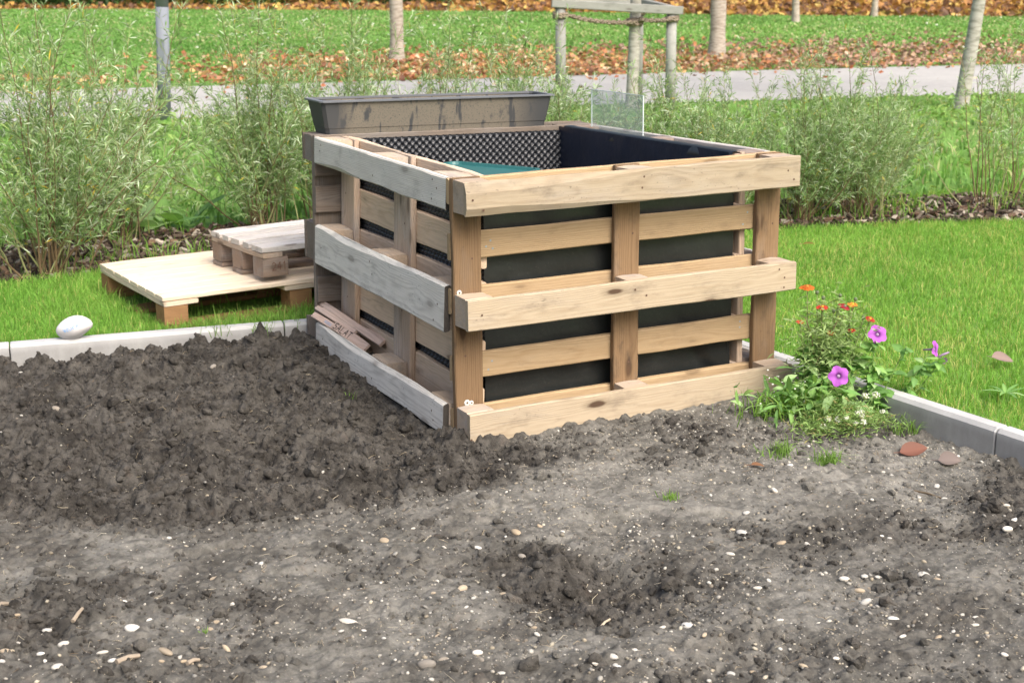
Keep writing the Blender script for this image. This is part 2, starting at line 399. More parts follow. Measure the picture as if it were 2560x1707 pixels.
k = (rng.random(len(x)) < (1 - t_ * .9) * (.35 + .65 * sstep(.35, .65, fbm(x, y, .3, 3, 87)) ) * sstep(-.6, .7, x * .5 - y * .5 + .15) + .06) & ~inbox(x, y)
x, y = x[k], y[k]
sz = np.clip(.00145 * (1 - rng.random(len(x)) * .995) ** -.42, .0013, .0075)
pal = np.array([(.46, .42, .33), (.40, .35, .26), (.58, .56, .50), (.27, .26, .235), (.22, .19, .15), (.50, .47, .40)])
cc = pal[rng.integers(0, 6, len(x))] * rng.uniform(.40, .95, (len(x), 1))
o = mobj('gravel', scatter_rocks('gravel', np.stack([x, y, soil_h(x, y)], -1), sz, ICO1, M_STONE, cc, 31, .3, .7, True, .2)); tag(o, 'fine cream gravel on bare soil', kind='stuff')

x, y = bed_pts(1500, seed=19); k = ~inbox(x, y); x, y = x[k], y[k]; mb = MB()
for i in range(len(x)):
    L_ = rng.uniform(.008, .032); a_ = rng.uniform(0, 6.28); z_ = float(soil_h(x[i], y[i])) + .004
    e_ = np.array((math.cos(a_), math.sin(a_), rng.normal(0, .25))) * L_; p_ = np.array((x[i], y[i], z_)); m_ = p_ + e_ * .5 + rng.normal(0, .003, 3) + (0, 0, .003)
    mb.tube([p_, m_, p_ + e_], [.0006, .0007, .0004], 3, np.array([(.30, .25, .17), (.16, .12, .08), (.40, .36, .27), (.08, .06, .045)][i % 4]), cap=False)
o = mobj('root_fibres', mb.mesh('root_fibres', M_STEM)); tag(o, 'fine dry roots and straw bits in the soil', kind='stuff')

# ------------------------------------------------------------------ single pebbles
PEB = [(0.388,-0.87,0.0095),(0.544,-0.785,0.0153),(0.951,-0.75,0.0115),(0.716,-0.626,0.0092),(1.001,-0.86,0.0056),(1.029,-0.887,0.0124),(0.972,-0.98,0.0088),(1.066,-1.112,0.0108),(1.007,-1.202,0.0105),(0.919,-1.264,0.0153),(0.302,-0.971,0.0143),(0.411,-1.097,0.009),(0.192,-1.08,0.0108),(0.15,-1.191,0.0085),(0.336,-1.333,0.0131),(0.311,-1.438,0.0136),(0.517,-1.399,0.016),(0.168,-1.487,0.0097),(0.3,-1.544,0.0124),(0.26,-1.621,0.0086),(0.378,-1.647,0.0061),(0.465,-1.622,0.008),(0.439,-1.649,0.0088),(-0.121,-1.362,0.0143),(0.056,-1.65,0.0091),(-0.166,-1.59,0.0082),(0.364,-1.809,0.0083),(0.135,-1.272,0.0111),(0.608,-1.175,0.006),(0.598,-1.159,0.0061),(0.892,-1.327,0.005),(0.178,-1.254,0.0066),(0.143,-1.482,0.0045),(0.065,-1.444,0.0054),(0.08,-1.432,0.0062),(0.382,-1.348,0.0085),(0.413,-1.36,0.0085),(-0.428,-0.555,0.0082),(-0.332,-0.74,0.01),(-0.102,-0.761,0.0071),(-0.477,-1.022,0.0073),(-0.515,-1.064,0.0063),(-0.776,-1.019,0.0211),(-0.763,-1.068,0.0061),(-0.589,-1.278,0.0126),(-0.577,-1.361,0.0094),(-0.359,-1.446,0.0108),(-0.398,-1.448,0.0099),(-0.367,-1.475,0.0082),(-0.105,-1.176,0.0092),(0.025,-1.103,0.0067),(-0.177,-1.03,0.0047),(-0.169,-1.338,0.0079),(-0.737,-1.12,0.0052),(-0.291,-1.421,0.0059),(-0.809,-1.052,0.0069),(-0.43,-1.244,0.0078),(-0.567,-0.85,0.0047),(-1.208,-0.828,0.0158),(-1.165,-0.807,0.0071),(-1.371,-0.72,0.0105),(-1.354,-0.827,0.0128),(-1.437,-0.766,0.0086),(-1.405,-0.843,0.0085),(-1.4,-0.876,0.0076),(-1.485,-0.846,0.0084),(-1.386,-0.93,0.0134),(-1.291,-0.926,0.0118),(-1.279,-0.963,0.01),(-1.188,-0.665,0.0073),(-1.122,-0.65,0.0074),(-1.0,-0.328,0.0071),(-1.136,-0.85,0.0061),(-0.851,-0.586,0.0058),(-0.914,1.571,0.0162),(-1.08,1.451,0.0071),(-1.156,0.96,0.0065),(-1.022,0.501,0.0072),(-0.96,0.028,0.0077),
(-0.015,-1.632,0.0099),(0.122,-1.236,0.0093),(0.53,-1.431,0.0084),(-0.112,-1.591,0.0066),(-0.126,-1.436,0.0086),(0.335,-1.388,0.0111),(0.366,-1.395,0.0111),(0.344,-1.077,0.014),(0.326,-1.656,0.0095),(-0.055,-1.561,0.0075),(0.293,-0.943,0.0072),(0.402,-1.804,0.0058),(-0.522,-0.596,0.0131),(-0.207,-0.705,0.0143),(-0.475,-0.952,0.0149),(-0.226,-1.459,0.0059),(-0.622,-1.141,0.0061),(-0.421,-1.21,0.0079),(-0.135,-0.699,0.0082),(-0.549,-0.957,0.0055),(-0.394,-1.008,0.0093),(-1.17,-0.968,0.0179),(-1.188,-1.01,0.0067),(-1.145,-1.018,0.0075),(-1.135,-1.038,0.0067),(-1.051,-1.008,0.011),(-1.075,-0.87,0.0079),(-1.051,-0.887,0.0079),(-1.424,-0.657,0.0089),(-1.007,-1.127,0.0091),(-1.469,-0.802,0.0127),(-0.973,-0.647,0.0113),(-1.032,-0.865,0.008),
(-1.061,0.867,0.0142),(-0.461,1.163,0.0128),(-0.848,1.503,0.0102),(-0.705,-1.279,0.0182),(-0.595,-1.304,0.0083),(-0.656,-1.25,0.0101),(-0.246,-0.817,0.0119)]
PEB_LAB = {42: 'large rounded white stone half sunk in soil, biggest pebble of the bed', 58: 'white egg-shaped pebble with a small chip of stone behind it',
  23: 'bright white flat pebble beside the dug hollow', 16: 'pale grey flat slab-like stone on the gravelly right side', 15: 'white angular stone in front of the little stone heap',
  100: 'chunky tan stone with a brown underside on the front soil', 92: 'tan triangular pebble above the dug hollow', 93: 'pinkish rough stone left of the dug hollow',
  91: 'cream oval pebble with an orange tinge on smooth soil', 86: 'pinkish angular stone on the pale dry soil', 84: 'left brown stone in the heap of five pebbles', 85: 'right brown stone in the heap of five pebbles',
  14: 'thin white stone at the back of the little stone heap', 112: 'grey dirty stone standing up among the dark clods', 113: 'round grey stone among the clods near the pallet bed',
  115: 'big grey stone partly buried at the front edge of the soil', 74: 'pale elongated stone lying below the white kerb stone', 66: 'lumpy white stone near the front left corner of the soil',
  38: 'smooth white pebble right of the cream oval pebble', 1: 'long pale pebble on the dry patch below the grass tufts', 2: 'white flat pebble below the reddish dead leaf'}
PC = [((.49, .48, .445), 'white'), ((.34, .285, .21), 'tan'), ((.24, .22, .19), 'grey')]
MARKS = [(PEB[i][0], PEB[i][1], n) for i, n in ((42, 'the largest white stone'), (58, 'the white egg-shaped pebble'), (23, 'the bright flat pebble by the hollow'), (16, 'the grey slab-like stone'), (15, 'the white angular stone of the heap'), (100, 'the chunky tan stone'),
    (93, 'the pinkish rough stone'), (91, 'the orange tinged oval pebble'), (86, 'the pinkish angular stone'), (115, 'the big half buried grey stone'), (112, 'the upright grey stone in the clods'), (1, 'the long pale pebble'))] + [(.765, -.51, 'the pale grass tuft'), (.835, -.645, 'the bright grass tuft'), (.263, -.70, 'the lone tiny grass tuft'), (1.14, -.62, 'the reddish dead leaf'), (-.2, -1.1, 'the dug hollow'), (-.85, 1.70, 'the painted white stone'), (.95, -.93, 'the dark twig'), (-1.45, -.58, 'the stick at the left edge'), (-1.3, -.73, 'the split stick'), (-1.25, -.98, 'the long grey stick'), (-1.13, -1.04, 'the stubby stick'), (.0, -.1, 'the bottom corner of the pallet bed')]
_used = {}
pm = {}
def peb_label(px, py, ps, cname):
    size = 'tiny' if ps < .0065 else 'small' if ps < .0085 else 'middling' if ps < .0115 else 'largish'
    best = None
    for d, mx, my, nm in sorted((math.hypot(px - a, py - b), a, b, n) for a, b, n in MARKS):
        u = (px - mx) * .89 - (py - my) * .453; v = (px - mx) * .436 + (py - my) * .864
        a = math.degrees(math.atan2(v, u)) % 360
        w_ = ['right of', 'behind right of', 'behind', 'behind left of', 'left of', 'front left of', 'in front of', 'front right of'][int((a + 22.5) // 45) % 8]
        far = 'just' if d < .09 else 'a bit' if d < .2 else 'well'
        lab = f'{size} {cname} pebble {far} {w_} {nm}'
        best = best or lab
        if d < 1.2 and lab not in _used: _used[lab] = 1; return lab
    return best
for ci in range(3):
    for v in range(5):
        base = rockshape(ICO3, 900 + ci * 10 + v, .14, .62)
        c = np.array(PC[ci][0]) * (.82 + .09 * v) * np.array([1, 1 - .02 * (v % 3), 1 - .05 * (v % 3)])
        pm[ci, v] = npmesh('pebble', base, [ICO3[1]], M_STONE, np.tile(c, (len(base), 1)), True)
for i, (px, py, ps) in enumerate(PEB):
    ci = 0 if i < 79 else 1 if i < 112 else 2
    o = mobj('pebble', pm[ci, i % 5]); ps *= 1.08
    asp = rng.uniform(.6, .9)
    o.scale = (ps, ps * asp, ps * rng.uniform(.6, .85)); o.rotation_euler = (rng.normal(0, .2), rng.normal(0, .2), rng.uniform(-.9, .9) - .45)
    o.location = (px, py, float(soil_h(px, py)) + ps * .10)
    sc = 'small' if ps < .0085 else 'medium sized'
    where = 'on the soil in front of the pallet bed'
    tag(o, PEB_LAB.get(i) or peb_label(px, py, ps, PC[ci][1]), 'pebble', 'pebbles lying on the soil')

# ------------------------------------------------------------------ ground sheets
def ground_mat(name, c1, c2, c3, sc=3.0, rough=.95):
    m = newmat(name); t = NT(m); tc = t.n('ShaderNodeTexCoord').outputs['Object']
    n1 = t.noise(tc, sc, 5.0, .6); n2 = t.noise(tc, sc * 14, 4.0, .7)
    col = t.mix(t.ramp(n1, .35, .65), c1, c2); col = t.mix(t.math('MULTIPLY', t.ramp(n2, .5, .72), .6), col, c3)
    t.out(col, rough, n2, .6, .01, .1); return m
M_LAWN = ground_mat('lawn_ground', (.115, .22, .05), (.15, .27, .06), (.08, .13, .035), .6)
M_LITTER = ground_mat('leaf_litter', (.26, .15, .05), (.17, .09, .04), (.34, .23, .08), .5)
M_MULCH = ground_mat('mulch_ground', (.045, .034, .026), (.075, .06, .048), (.16, .135, .11), 4)
M_ASPH = ground_mat('path_asphalt', (.385, .38, .365), (.345, .34, .33), (.45, .445, .43), 1.2)
GZ = .03
def ground():
    KO = KC + (-KA - KB) * .004 + np.array((.0, .0)); e = .055
    c0 = KC - KA * e - KB * e
    hole = [c0, c0 + KA * (BED_L + e), c0 + KA * (BED_L + e) + KB * (BED_L + e), c0 + KB * (BED_L + e)]
    bm = bmesh.new()
    def ring(ps): 
        vs = [bm.verts.new((p[0], p[1], GZ)) for p in ps]
        return [bm.edges.new((vs[i], vs[(i + 1) % len(vs)])) for i in range(len(vs))]
    es = ring([(-120, -90), (180, -90), (180, 200), (-120, 200)]) + ring(hole)
    bmesh.ops.triangle_fill(bm, use_beauty=True, use_dissolve=False, edges=es)
    for f in bm.faces:
        if f.normal.z < 0: f.normal_flip()
    me = bpy.data.meshes.new('lawn'); bm.to_mesh(me); bm.free(); me.materials.append(M_LAWN)
    tag(mobj('lawn', me), kind='structure')
ground()
def sheet(name, pts, z, mat, th=.0):
    bm = bmesh.new(); vs = [bm.verts.new((*p, z)) for p in pts]; f = bm.faces.new(vs)
    if f.normal.z < 0: f.normal_flip()
    bmesh.ops.triangulate(bm, faces=bm.faces)
    me = bpy.data.meshes.new(name); bm.to_mesh(me); bm.free(); me.materials.append(mat)
    return tag(mobj(name, me), kind='structure')
MULCH = [(-6.5, 3.85), (-2, 3.12), (-.93, 2.93), (-.3, 2.98), (1, 2.78), (2.2, 2.55), (3.06, 2.33), (3.65, 2.15), (4.2, 1.90), (6, 1.2), (9, .1), (9.4, .8), (6.2, 2.0), (4.6, 2.6), (3.5, 3.0), (2, 3.5), (.1, 3.85), (-.9, 3.95), (-2, 4.1), (-6.5, 4.8)]
PATH_N = [(-20, 14.2), (-4, 11.1), (.1, 10.05), (1.1, 9.75), (4.4, 9.0), (6.0, 8.55), (9.84, 7.46), (20, 4.2), (40, -3)]
PATH_F = [(42, 2.5), (21, 8.3), (12.94, 10.5), (9.6, 11.45), (6.54, 12.15), (.62, 13.5), (-4, 14.5), (-19, 18)]
sheet('mulch_bed', MULCH, GZ + .004, M_MULCH)
sheet('path', PATH_N + PATH_F, GZ + .006, M_ASPH)
LIT = [(-6, 56), (5.17, 44.5), (11.4, 38.0), (16.6, 31.75), (19.6, 26.1), (23.9, 21.2), (32, 12), (60, 30), (40, 90), (10, 95)]
sheet('leaf_litter_ground', LIT, GZ + .006, M_LITTER)

# ------------------------------------------------------------------ grass
def blades(P, h, wd, cols, seed, lean=.35):
    r = np.random.default_rng(seed); n = len(P)
    th = r.uniform(0, 6.28, n); d = np.stack([np.cos(th), np.sin(th), 0 * th], -1)
    ph = r.uniform(0, 6.28, n); ln = np.abs(r.normal(0, lean, n)) + .08
    b = np.stack([np.cos(ph), np.sin(ph), 0 * ph], -1) * (ln * h)[:, None]
    z = np.array([0, 0, 1.])
    p0 = P; p1 = P + z * (h * .55)[:, None] + b * .3; p2 = P + z * (h * np.clip(1 - ln * .35, .35, 1))[:, None] + b
    hw = (d * (wd * .5)[:, None])
    V = np.stack([p0 - hw, p0 + hw, p1 - hw * .8, p1 + hw * .8, p2], 1).reshape(-1, 3)
    i = np.arange(n)[:, None] * 5
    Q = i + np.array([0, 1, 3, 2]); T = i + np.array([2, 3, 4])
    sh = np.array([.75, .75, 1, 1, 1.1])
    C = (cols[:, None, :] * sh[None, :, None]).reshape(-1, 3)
    return V, Q, T, C
def grass_col(n, x, y, r):
    g = fbm(x, y, .5, 3, 101)[:, None]
    a = np.array((.135, .31, .045)); b = np.array((.245, .42, .08)); c = np.array((.48, .48, .17))
    col = a * (1 - g) + b * g; k = (r.random(n) < .07 + .15 * sstep(.4, .65, fbm(x, y, .35, 3, 107)) * (x > 1))[:, None]
    return np.where(k, c * r.uniform(.7, 1.2, (n, 1)), col * r.uniform(.7, 1.25, (n, 1)))
def near_grass():
    r = np.random.default_rng(3); xs = []; ys = []
    n = 230000; x = r.uniform(1.15, 5.6, n); y = r.uniform(-1.3, 2.9, n); xs.append(x); ys.append(y)
    n = 115000; x = r.uniform(-1.9, 1.4, n); y = r.uniform(1.3, 3.3, n); xs.append(x); ys.append(y)
    x = np.concatenate(xs); y = np.concatenate(ys)
    a, b = kerb_s(x, y)
    edge = np.minimum(-a, -b)
    out = (a < -.062) | (b < -.062)
    ok = out & ~inpoly(x, y, MULCH)
    dx = (x - CP.x) * rt.x + (y - CP.y) * rt.y; df = (x - CP.x) * .4509 + (y - CP.y) * .8926
    ok &= np.abs(dx) < df * .36 + .25
    ux_ = (x + .488) * .9955 + (y - 1.745) * .0949; uy_ = -(x + .488) * .0949 + (y - 1.745) * .9955
    under = (ux_ > .015) & (ux_ < 1.2) & (uy_ > .03) & (uy_ < .79)
    ok &= ~(under & (r.random(len(x)) < .93))
    x, y = x[ok], y[ok]; n = len(x)
    a, b = kerb_s(x, y); ed = np.minimum(np.where(a < 0, -a - .062, 9), np.where(b < 0, -b - .062, 9))
    sd = sdpoly(x, y, MULCH)
    h = r.uniform(.024, .052, n) * (.75 + .5 * fbm(x, y, .4, 2, 111)) * (1 + .25 * (x < 1)); h = np.where(r.random(n) < .015, h * 1.9, h)
    P = np.stack([x, y, np.full(n, GZ - .003)], -1)
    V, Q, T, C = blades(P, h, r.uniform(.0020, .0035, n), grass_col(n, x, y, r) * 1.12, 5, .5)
    tag(mobj('lawn_grass', npmesh('lawn_grass', V, [Q, T], M_GRASS, C)), 'short bright green lawn grass', kind='stuff')
near_grass()
def far_grass():
    r = np.random.default_rng(13); n = 112000
    df = r.uniform(0, 1, n) ** .7 * 40 + 6.0; u = r.uniform(-.37, .37, n)
    x = CP.x + .4509 * df * .99 + rt.x * u * df; y = CP.y + .8926 * df * .99 + rt.y * u * df
    pth = inpoly(x, y, PATH_N + PATH_F); lit = inpoly(x, y, LIT)
    a, b = kerb_s(x, y)
    ok = ~pth & ~lit & ((a < -.06) | (b < -.06)) & ((y > 3.9 - .3 * x) | (df > 8.8)) & ~inpoly(x, y, MULCH)
    x, y, df = x[ok], y[ok], df[ok]; n = len(x)
    h = r.uniform(.03, .07, n) * (1 + (df < 11) * .9); wdt = .007 + .00125 * df
    P = np.stack([x, y, np.full(n, GZ - .005)], -1)
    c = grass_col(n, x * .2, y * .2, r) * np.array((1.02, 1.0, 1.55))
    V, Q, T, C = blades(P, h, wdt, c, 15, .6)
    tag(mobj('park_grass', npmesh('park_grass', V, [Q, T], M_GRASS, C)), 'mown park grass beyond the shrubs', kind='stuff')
far_grass()

# leaf cards: generic quad leaves with fold
def leaf_cards(P, D, L, Wd, cols, seed, fold=.25, droop=.2):
    """P base, D unit direction, L length, Wd width"""
    r = np.random.default_rng(seed); n = len(P)
    u = r.normal(size=(n, 3)); s = np.cross(D, u); s /= np.linalg.norm(s, axis=1)[:, None] + 1e-9; nn = np.cross(s, D)
    mid = P + D * (L * .5)[:, None] + nn * (L * fold * .25)[:, None]
    tip = P + D * L[:, None] - np.array([0, 0, 1]) * (L * droop)[:, None]
    V = np.stack([P, mid - s * (Wd * .5)[:, None], tip, mid + s * (Wd * .5)[:, None]], 1).reshape(-1, 3)
    F = np.arange(n)[:, None] * 4 + np.array([0, 1, 2, 3])
    return V, F, np.repeat(cols, 4, 0)
def fallen():
    r = np.random.default_rng(23)
    def along(n, lo, hi, dist):
        pf = np.array(PATH_F[::-1]); seg = np.linalg.norm(np.diff(pf, axis=0), axis=1); cs = np.concatenate([[0], np.cumsum(seg)])
        s = r.uniform(lo, hi, n); i = np.clip(np.searchsorted(cs, s) - 1, 0, len(seg) - 1); f = (s - cs[i]) / seg[i]
        p = pf[i] * (1 - f)[:, None] + pf[i + 1] * f[:, None]; d = (pf[i + 1] - pf[i]) / seg[i][:, None]
        nrm = np.stack([-d[:, 1], d[:, 0]], -1); nrm *= np.sign(nrm[:, 1:2])
        return p + nrm * dist[:, None], s
    n = 42000
    d = np.abs(r.normal(0, 3.3, n)) + r.uniform(-.25, .1, n)
    p, s = along(n, 13, 48, d); x, y = p[:, 0], p[:, 1]
    dens = .85 * sstep(.30, .92, .6 * fbm(x, y, 2.8, 3, 121) + .4 * r.random(len(x)) + .38 * np.exp(-((x - 6.6) / 3.2) ** 2) + .25 * np.exp(-((x - 13) / 4.) ** 2) - .16 * (x < 3)) * sstep(8.5, 3, d)
    k = r.random(n) < np.maximum(dens, .035); x, y = x[k], y[k]; n = len(x)
    warm = np.array([(.42, .21, .09), (.34, .17, .10), (.52, .34, .16), (.32, .18, .11), (.44, .16, .08), (.60, .47, .32), (.24, .12, .08)])
    brown = np.array([(.27, .16, .12), (.33, .20, .15), (.22, .125, .10), (.42, .29, .21), (.42, .20, .09), (.3, .19, .16), (.36, .23, .17)])
    kk = r.integers(0, 7, n); fx = sstep(8.5, 11.5, x + r.normal(0, 1, n))[:, None]
    c = (warm[kk] * (1 - fx) + brown[kk] * fx) * r.uniform(.75, 1.3, (n, 1))
    P = np.stack([x, y, GZ + r.uniform(.015, .06, n)], -1)
    th = r.uniform(0, 6.28, n); D = np.stack([np.cos(th), np.sin(th), r.normal(.1, .3, n)], -1); D /= np.linalg.norm(D, axis=1)[:, None]
    L = r.uniform(.055, .10, n)
    V, F, C = leaf_cards(P, D, L, L * r.uniform(.55, .9, n), c, 5, .5, .05)
    # level the leaf blades: most lie flat
    tag(mobj('fallen_leaves', npmesh('fallen_leaves', V, [F], M_DEAD, C)), 'drift of orange and brown fallen leaves along the path', kind='stuff')
    n = 26000
    df = r.uniform(22, 52, n); u = r.uniform(-.38, .38, n)
    x = CP.x + .4509 * df + rt.x * u * df; y = CP.y + .8926 * df + rt.y * u * df
    sd = sdpoly(x, y, LIT); k = (sd > -.6) & (r.random(n) < sstep(-.8, .3, sd) + .02); x, y = x[k], y[k]; n = len(x)
    pal = np.array([(.40, .23, .06), (.28, .14, .06), (.50, .36, .11), (.20, .11, .06), (.36, .19, .07), (.13, .075, .05)])
    c = pal[r.integers(0, 6, n)] * r.uniform(.7, 1.3, (n, 1))
    th = r.uniform(0, 6.28, n); D = np.stack([np.cos(th), np.sin(th), r.normal(.2, .35, n)], -1); D /= np.linalg.norm(D, axis=1)[:, None]
    L = r.uniform(.14, .26, n)
    V, F, C = leaf_cards(np.stack([x, y, GZ + r.uniform(.01, .08, n)], -1), D, L, L * .8, c, 6, .5, .05)
    tag(mobj('leaf_litter', npmesh('leaf_litter', V, [F], M_DEAD, C)), 'golden leaf litter below the far hedge', kind='stuff')
    # daisies and pale petals dotted over the far lawn
    n = 420; df = r.uniform(22, 46, n); u = r.uniform(-.37, .37, n)
    x = CP.x + .4509 * df + rt.x * u * df; y = CP.y + .8926 * df + rt.y * u * df
    k = ~inpoly(x, y, LIT) & (fbm(x, y, 3., 2, 131) > .47); x, y = x[k], y[k]; n = len(x)
    o = mobj('daisies', scatter_rocks('daisies', np.stack([x, y, np.full(n, GZ + .05)], -1), r.uniform(.02, .035, n), ICO1, M_PETAL, np.tile((.8, .8, .78), (n, 1)), 3, .2, .5))
    tag(o, 'white daisies dotted over the far lawn', kind='stuff')
    # leaves blown on to the path
    n = 500; d = -np.abs(r.exponential(.55, n)); p, s = along(n, 13, 46, d)
    th = r.uniform(0, 6.28, n); D = np.stack([np.cos(th), np.sin(th), r.normal(.0, .12, n)], -1); D /= np.linalg.norm(D, axis=1)[:, None]
    L = r.uniform(.05, .09, n)
    V, F, C = leaf_cards(np.stack([p[:, 0], p[:, 1], np.full(n, GZ + .02)], -1), D, L, L * .6, warm[r.integers(0, 7, n)], 8, .3, .0)
    tag(mobj('path_leaves', npmesh('path_leaves', V, [F], M_DEAD, C)), 'few dead leaves blown on to the path', kind='stuff')
fallen()

# bark mulch chips
def chips():
    r = np.random.default_rng(33); n = 30000
    x = r.uniform(-2.6, 7.5, n); y = r.uniform(.3, 4.3, n)
    a = sdpoly(x, y, MULCH); k = a > -.05 * r.random(n); x, y = x[k], y[k]
    x, y = x[:13000], y[:13000]; n = len(x)
    th = r.uniform(0, 3.14, n); tl = r.normal(0, .35, (n, 2)); L = r.uniform(.008, .026, n); Wd = L * r.uniform(.3, .6, n); H = r.uniform(.003, .006, n)
    box = np.array([(a, b, c) for a in (-1, 1) for b in (-1, 1) for c in (-1, 1)], float)
    B = np.stack([box[None, :, 0] * L[:, None], box[None, :, 1] * Wd[:, None], box[None, :, 2] * H[:, None]], -1)
    X = B[..., 0] * np.cos(th)[:, None] - B[..., 1] * np.sin(th)[:, None]; Y = B[..., 0] * np.sin(th)[:, None] + B[..., 1] * np.cos(th)[:, None]
    Z = B[..., 2] + X * tl[:, :1] + Y * tl[:, 1:]
    V = np.stack([X + x[:, None], Y + y[:, None], Z + GZ + r.uniform(.012, .035, n)[:, None]], -1).reshape(-1, 3)
    F0 = np.array([(0, 1, 3, 2), (4, 6, 7, 5), (0, 4, 5, 1), (2, 3, 7, 6), (0, 2, 6, 4), (1, 5, 7, 3)])
    F = (F0[None] + (np.arange(n) * 8)[:, None, None]).reshape(-1, 4)
    pal = np.array([(.05, .036, .027), (.10, .075, .055), (.20, .165, .13), (.33, .29, .24), (.07, .05, .038), (.14, .09, .06)])
    C = pal[r.integers(0, 6, n)] * r.uniform(.7, 1.2, (n, 1))
    tag(mobj('bark_mulch', npmesh('bark_mulch', V, [F], M_CHIP, np.repeat(C, 8, 0))), 'dark bark mulch chips under the shrubs', kind='stuff')
chips()

# ------------------------------------------------------------------ kerb
def kerb_mat():
    m = newmat('concrete'); t = NT(m); tc = t.n('ShaderNodeTexCoord').outputs['Object']
    n1 = t.noise(tc, 4.0, 5.0, .6); n2 = t.noise(tc, 160.0, 3.0, .7); n3 = t.noise(t.scale(tc, (1, 1, .35)), 14.0, 4.0, .6)
    col = t.mix(t.ramp(n1, .3, .7), (.46, .465, .46), (.36, .365, .37)); col = t.mix(t.math('MULTIPLY', t.ramp(n2, .5, .7), .4), col, (.33, .325, .31))
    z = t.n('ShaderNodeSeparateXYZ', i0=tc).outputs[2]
    st = t.math('MULTIPLY', t.ramp(z, -.008, -.04), t.ramp(n3, .15, .6))  # greys the face below the top edge: dirt plus shade painted into the colour
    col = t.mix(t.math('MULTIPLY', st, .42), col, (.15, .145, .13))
    col = t.mix(t.math('MULTIPLY', t.ramp(n3, .66, .74), .35), col, (.2, .15, .11))
    t.out(col, .85, n2, .4, .001, .25); return m
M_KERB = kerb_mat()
def kerb_stone(parent, p0, p1, outward, wd=.058, zt=.06):
    d = Vector((p1[0] - p0[0], p1[1] - p0[1], 0)); L = d.length - .005; d.normalize(); o2 = Vector((outward[0], outward[1], 0)); o2 = (o2 - d * o2.dot(d)).normalized()
    prof = [(0, -.16), (0, -.012), (.011, 0), (wd - .006, 0), (wd, -.005), (wd, -.16)]
    n = len(prof); V = []; xs = [0, .004] + list(np.linspace(.1, L - .1, 6)) + [L - .004, L]
    for i, x in enumerate(xs):
        for q, (a, b) in enumerate(prof):
            s = .002 if i in (0, len(xs) - 1) and 0 < q < n - 1 else 0
            V.append((x, a + (s if a < .02 else -s), b - s))
    F = [(i * n + k, i * n + k + 1, (i + 1) * n + k + 1, (i + 1) * n + k) for i in range(len(xs) - 1) for k in range(n - 1)]
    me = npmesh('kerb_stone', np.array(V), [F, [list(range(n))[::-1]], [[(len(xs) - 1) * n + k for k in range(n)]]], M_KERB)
    Mx = Matrix.Identity(4); zz = d.cross(o2)
    for i in range(3): Mx[i][0] = d[i]; Mx[i][1] = o2[i]; Mx[i][2] = (0, 0, 1)[i]; Mx[i][3] = (p0[0] + d.x * .0025, p0[1] + d.y * .0025, zt)[i]
    bm = bmesh.new(); bm.from_mesh(me)
    if zz.z < 0: bmesh.ops.reverse_faces(bm, faces=bm.faces)
    bmesh.ops.recalc_face_normals(bm, faces=bm.faces); bm.to_mesh(me); bm.free()
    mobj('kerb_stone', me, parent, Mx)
kl = tag(empty('kerb'), 'pale concrete kerb edging the lawn under the white painted stone', 'kerb')
A = lambda s: KC + KA * s
js = [-.04, .30, 1.30, 2.318, 3.318, 4.318, 5.318, 6.318, 7.0]
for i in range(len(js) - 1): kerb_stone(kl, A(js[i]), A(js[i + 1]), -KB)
kr = tag(empty('kerb'), 'concrete kerb running to the front beside the flowers and lawn', 'kerb')
B = lambda s: KC + KB * s
js = [.02, 1.06, 2.072, 3.084, 4.1, 5.1, 6.1, 7.0]
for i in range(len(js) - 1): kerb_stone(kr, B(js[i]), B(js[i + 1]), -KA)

# ------------------------------------------------------------------ planks and pallets
def plank_mesh(L, Wd, T, mat, seed, n=12, ch=.003, wear=.0012, chf=None, endmat=None):
    r = np.random.default_rng(seed)
    xs = np.linspace(0, L, n)
    xs[1:-1] += r.normal(0, L / n * .12, n - 2)
    V = []
    wob = r.normal(0, wear, (n, 4, 2))
    wob = (wob + np.roll(wob, 1, 0)) * .7
    for i, x in enumerate(xs):
        for q, (sy, sz) in enumerate(((-1, -1), (1, -1), (1, 1), (-1, 1))):
            cy, cz = (ch, ch) if chf is None else chf(q, x / L)
            y = sy * (Wd / 2) + wob[i, q, 0]; z = sz * (T / 2) + wob[i, q, 1] * .5
            e = .0015 if i in (0, n - 1) else 0
            y -= sy * e; z -= sz * e
            a = (x, y - sy * cy, z); b = (x, y, z - sz * cz)
            V += [a, b] if sy * sz < 0 else [b, a]
    # order check: walk round the section
    F = [(i * 8 + k, i * 8 + (k + 1) % 8, (i + 1) * 8 + (k + 1) % 8, (i + 1) * 8 + k) for i in range(n - 1) for k in range(8)]
    me = npmesh('plank', np.array(V), [F, [list(range(8)), [(n - 1) * 8 + k for k in range(8)][::-1]]], [mat] + ([endmat] if endmat else []),
                midx=[0] * len(F) + ([1, 1] if endmat else [0, 0]))
    bm = bmesh.new(); bm.from_mesh(me); bmesh.ops.recalc_face_normals(bm, faces=bm.faces); bm.to_mesh(me); bm.free()
    return me
_pl = [0]
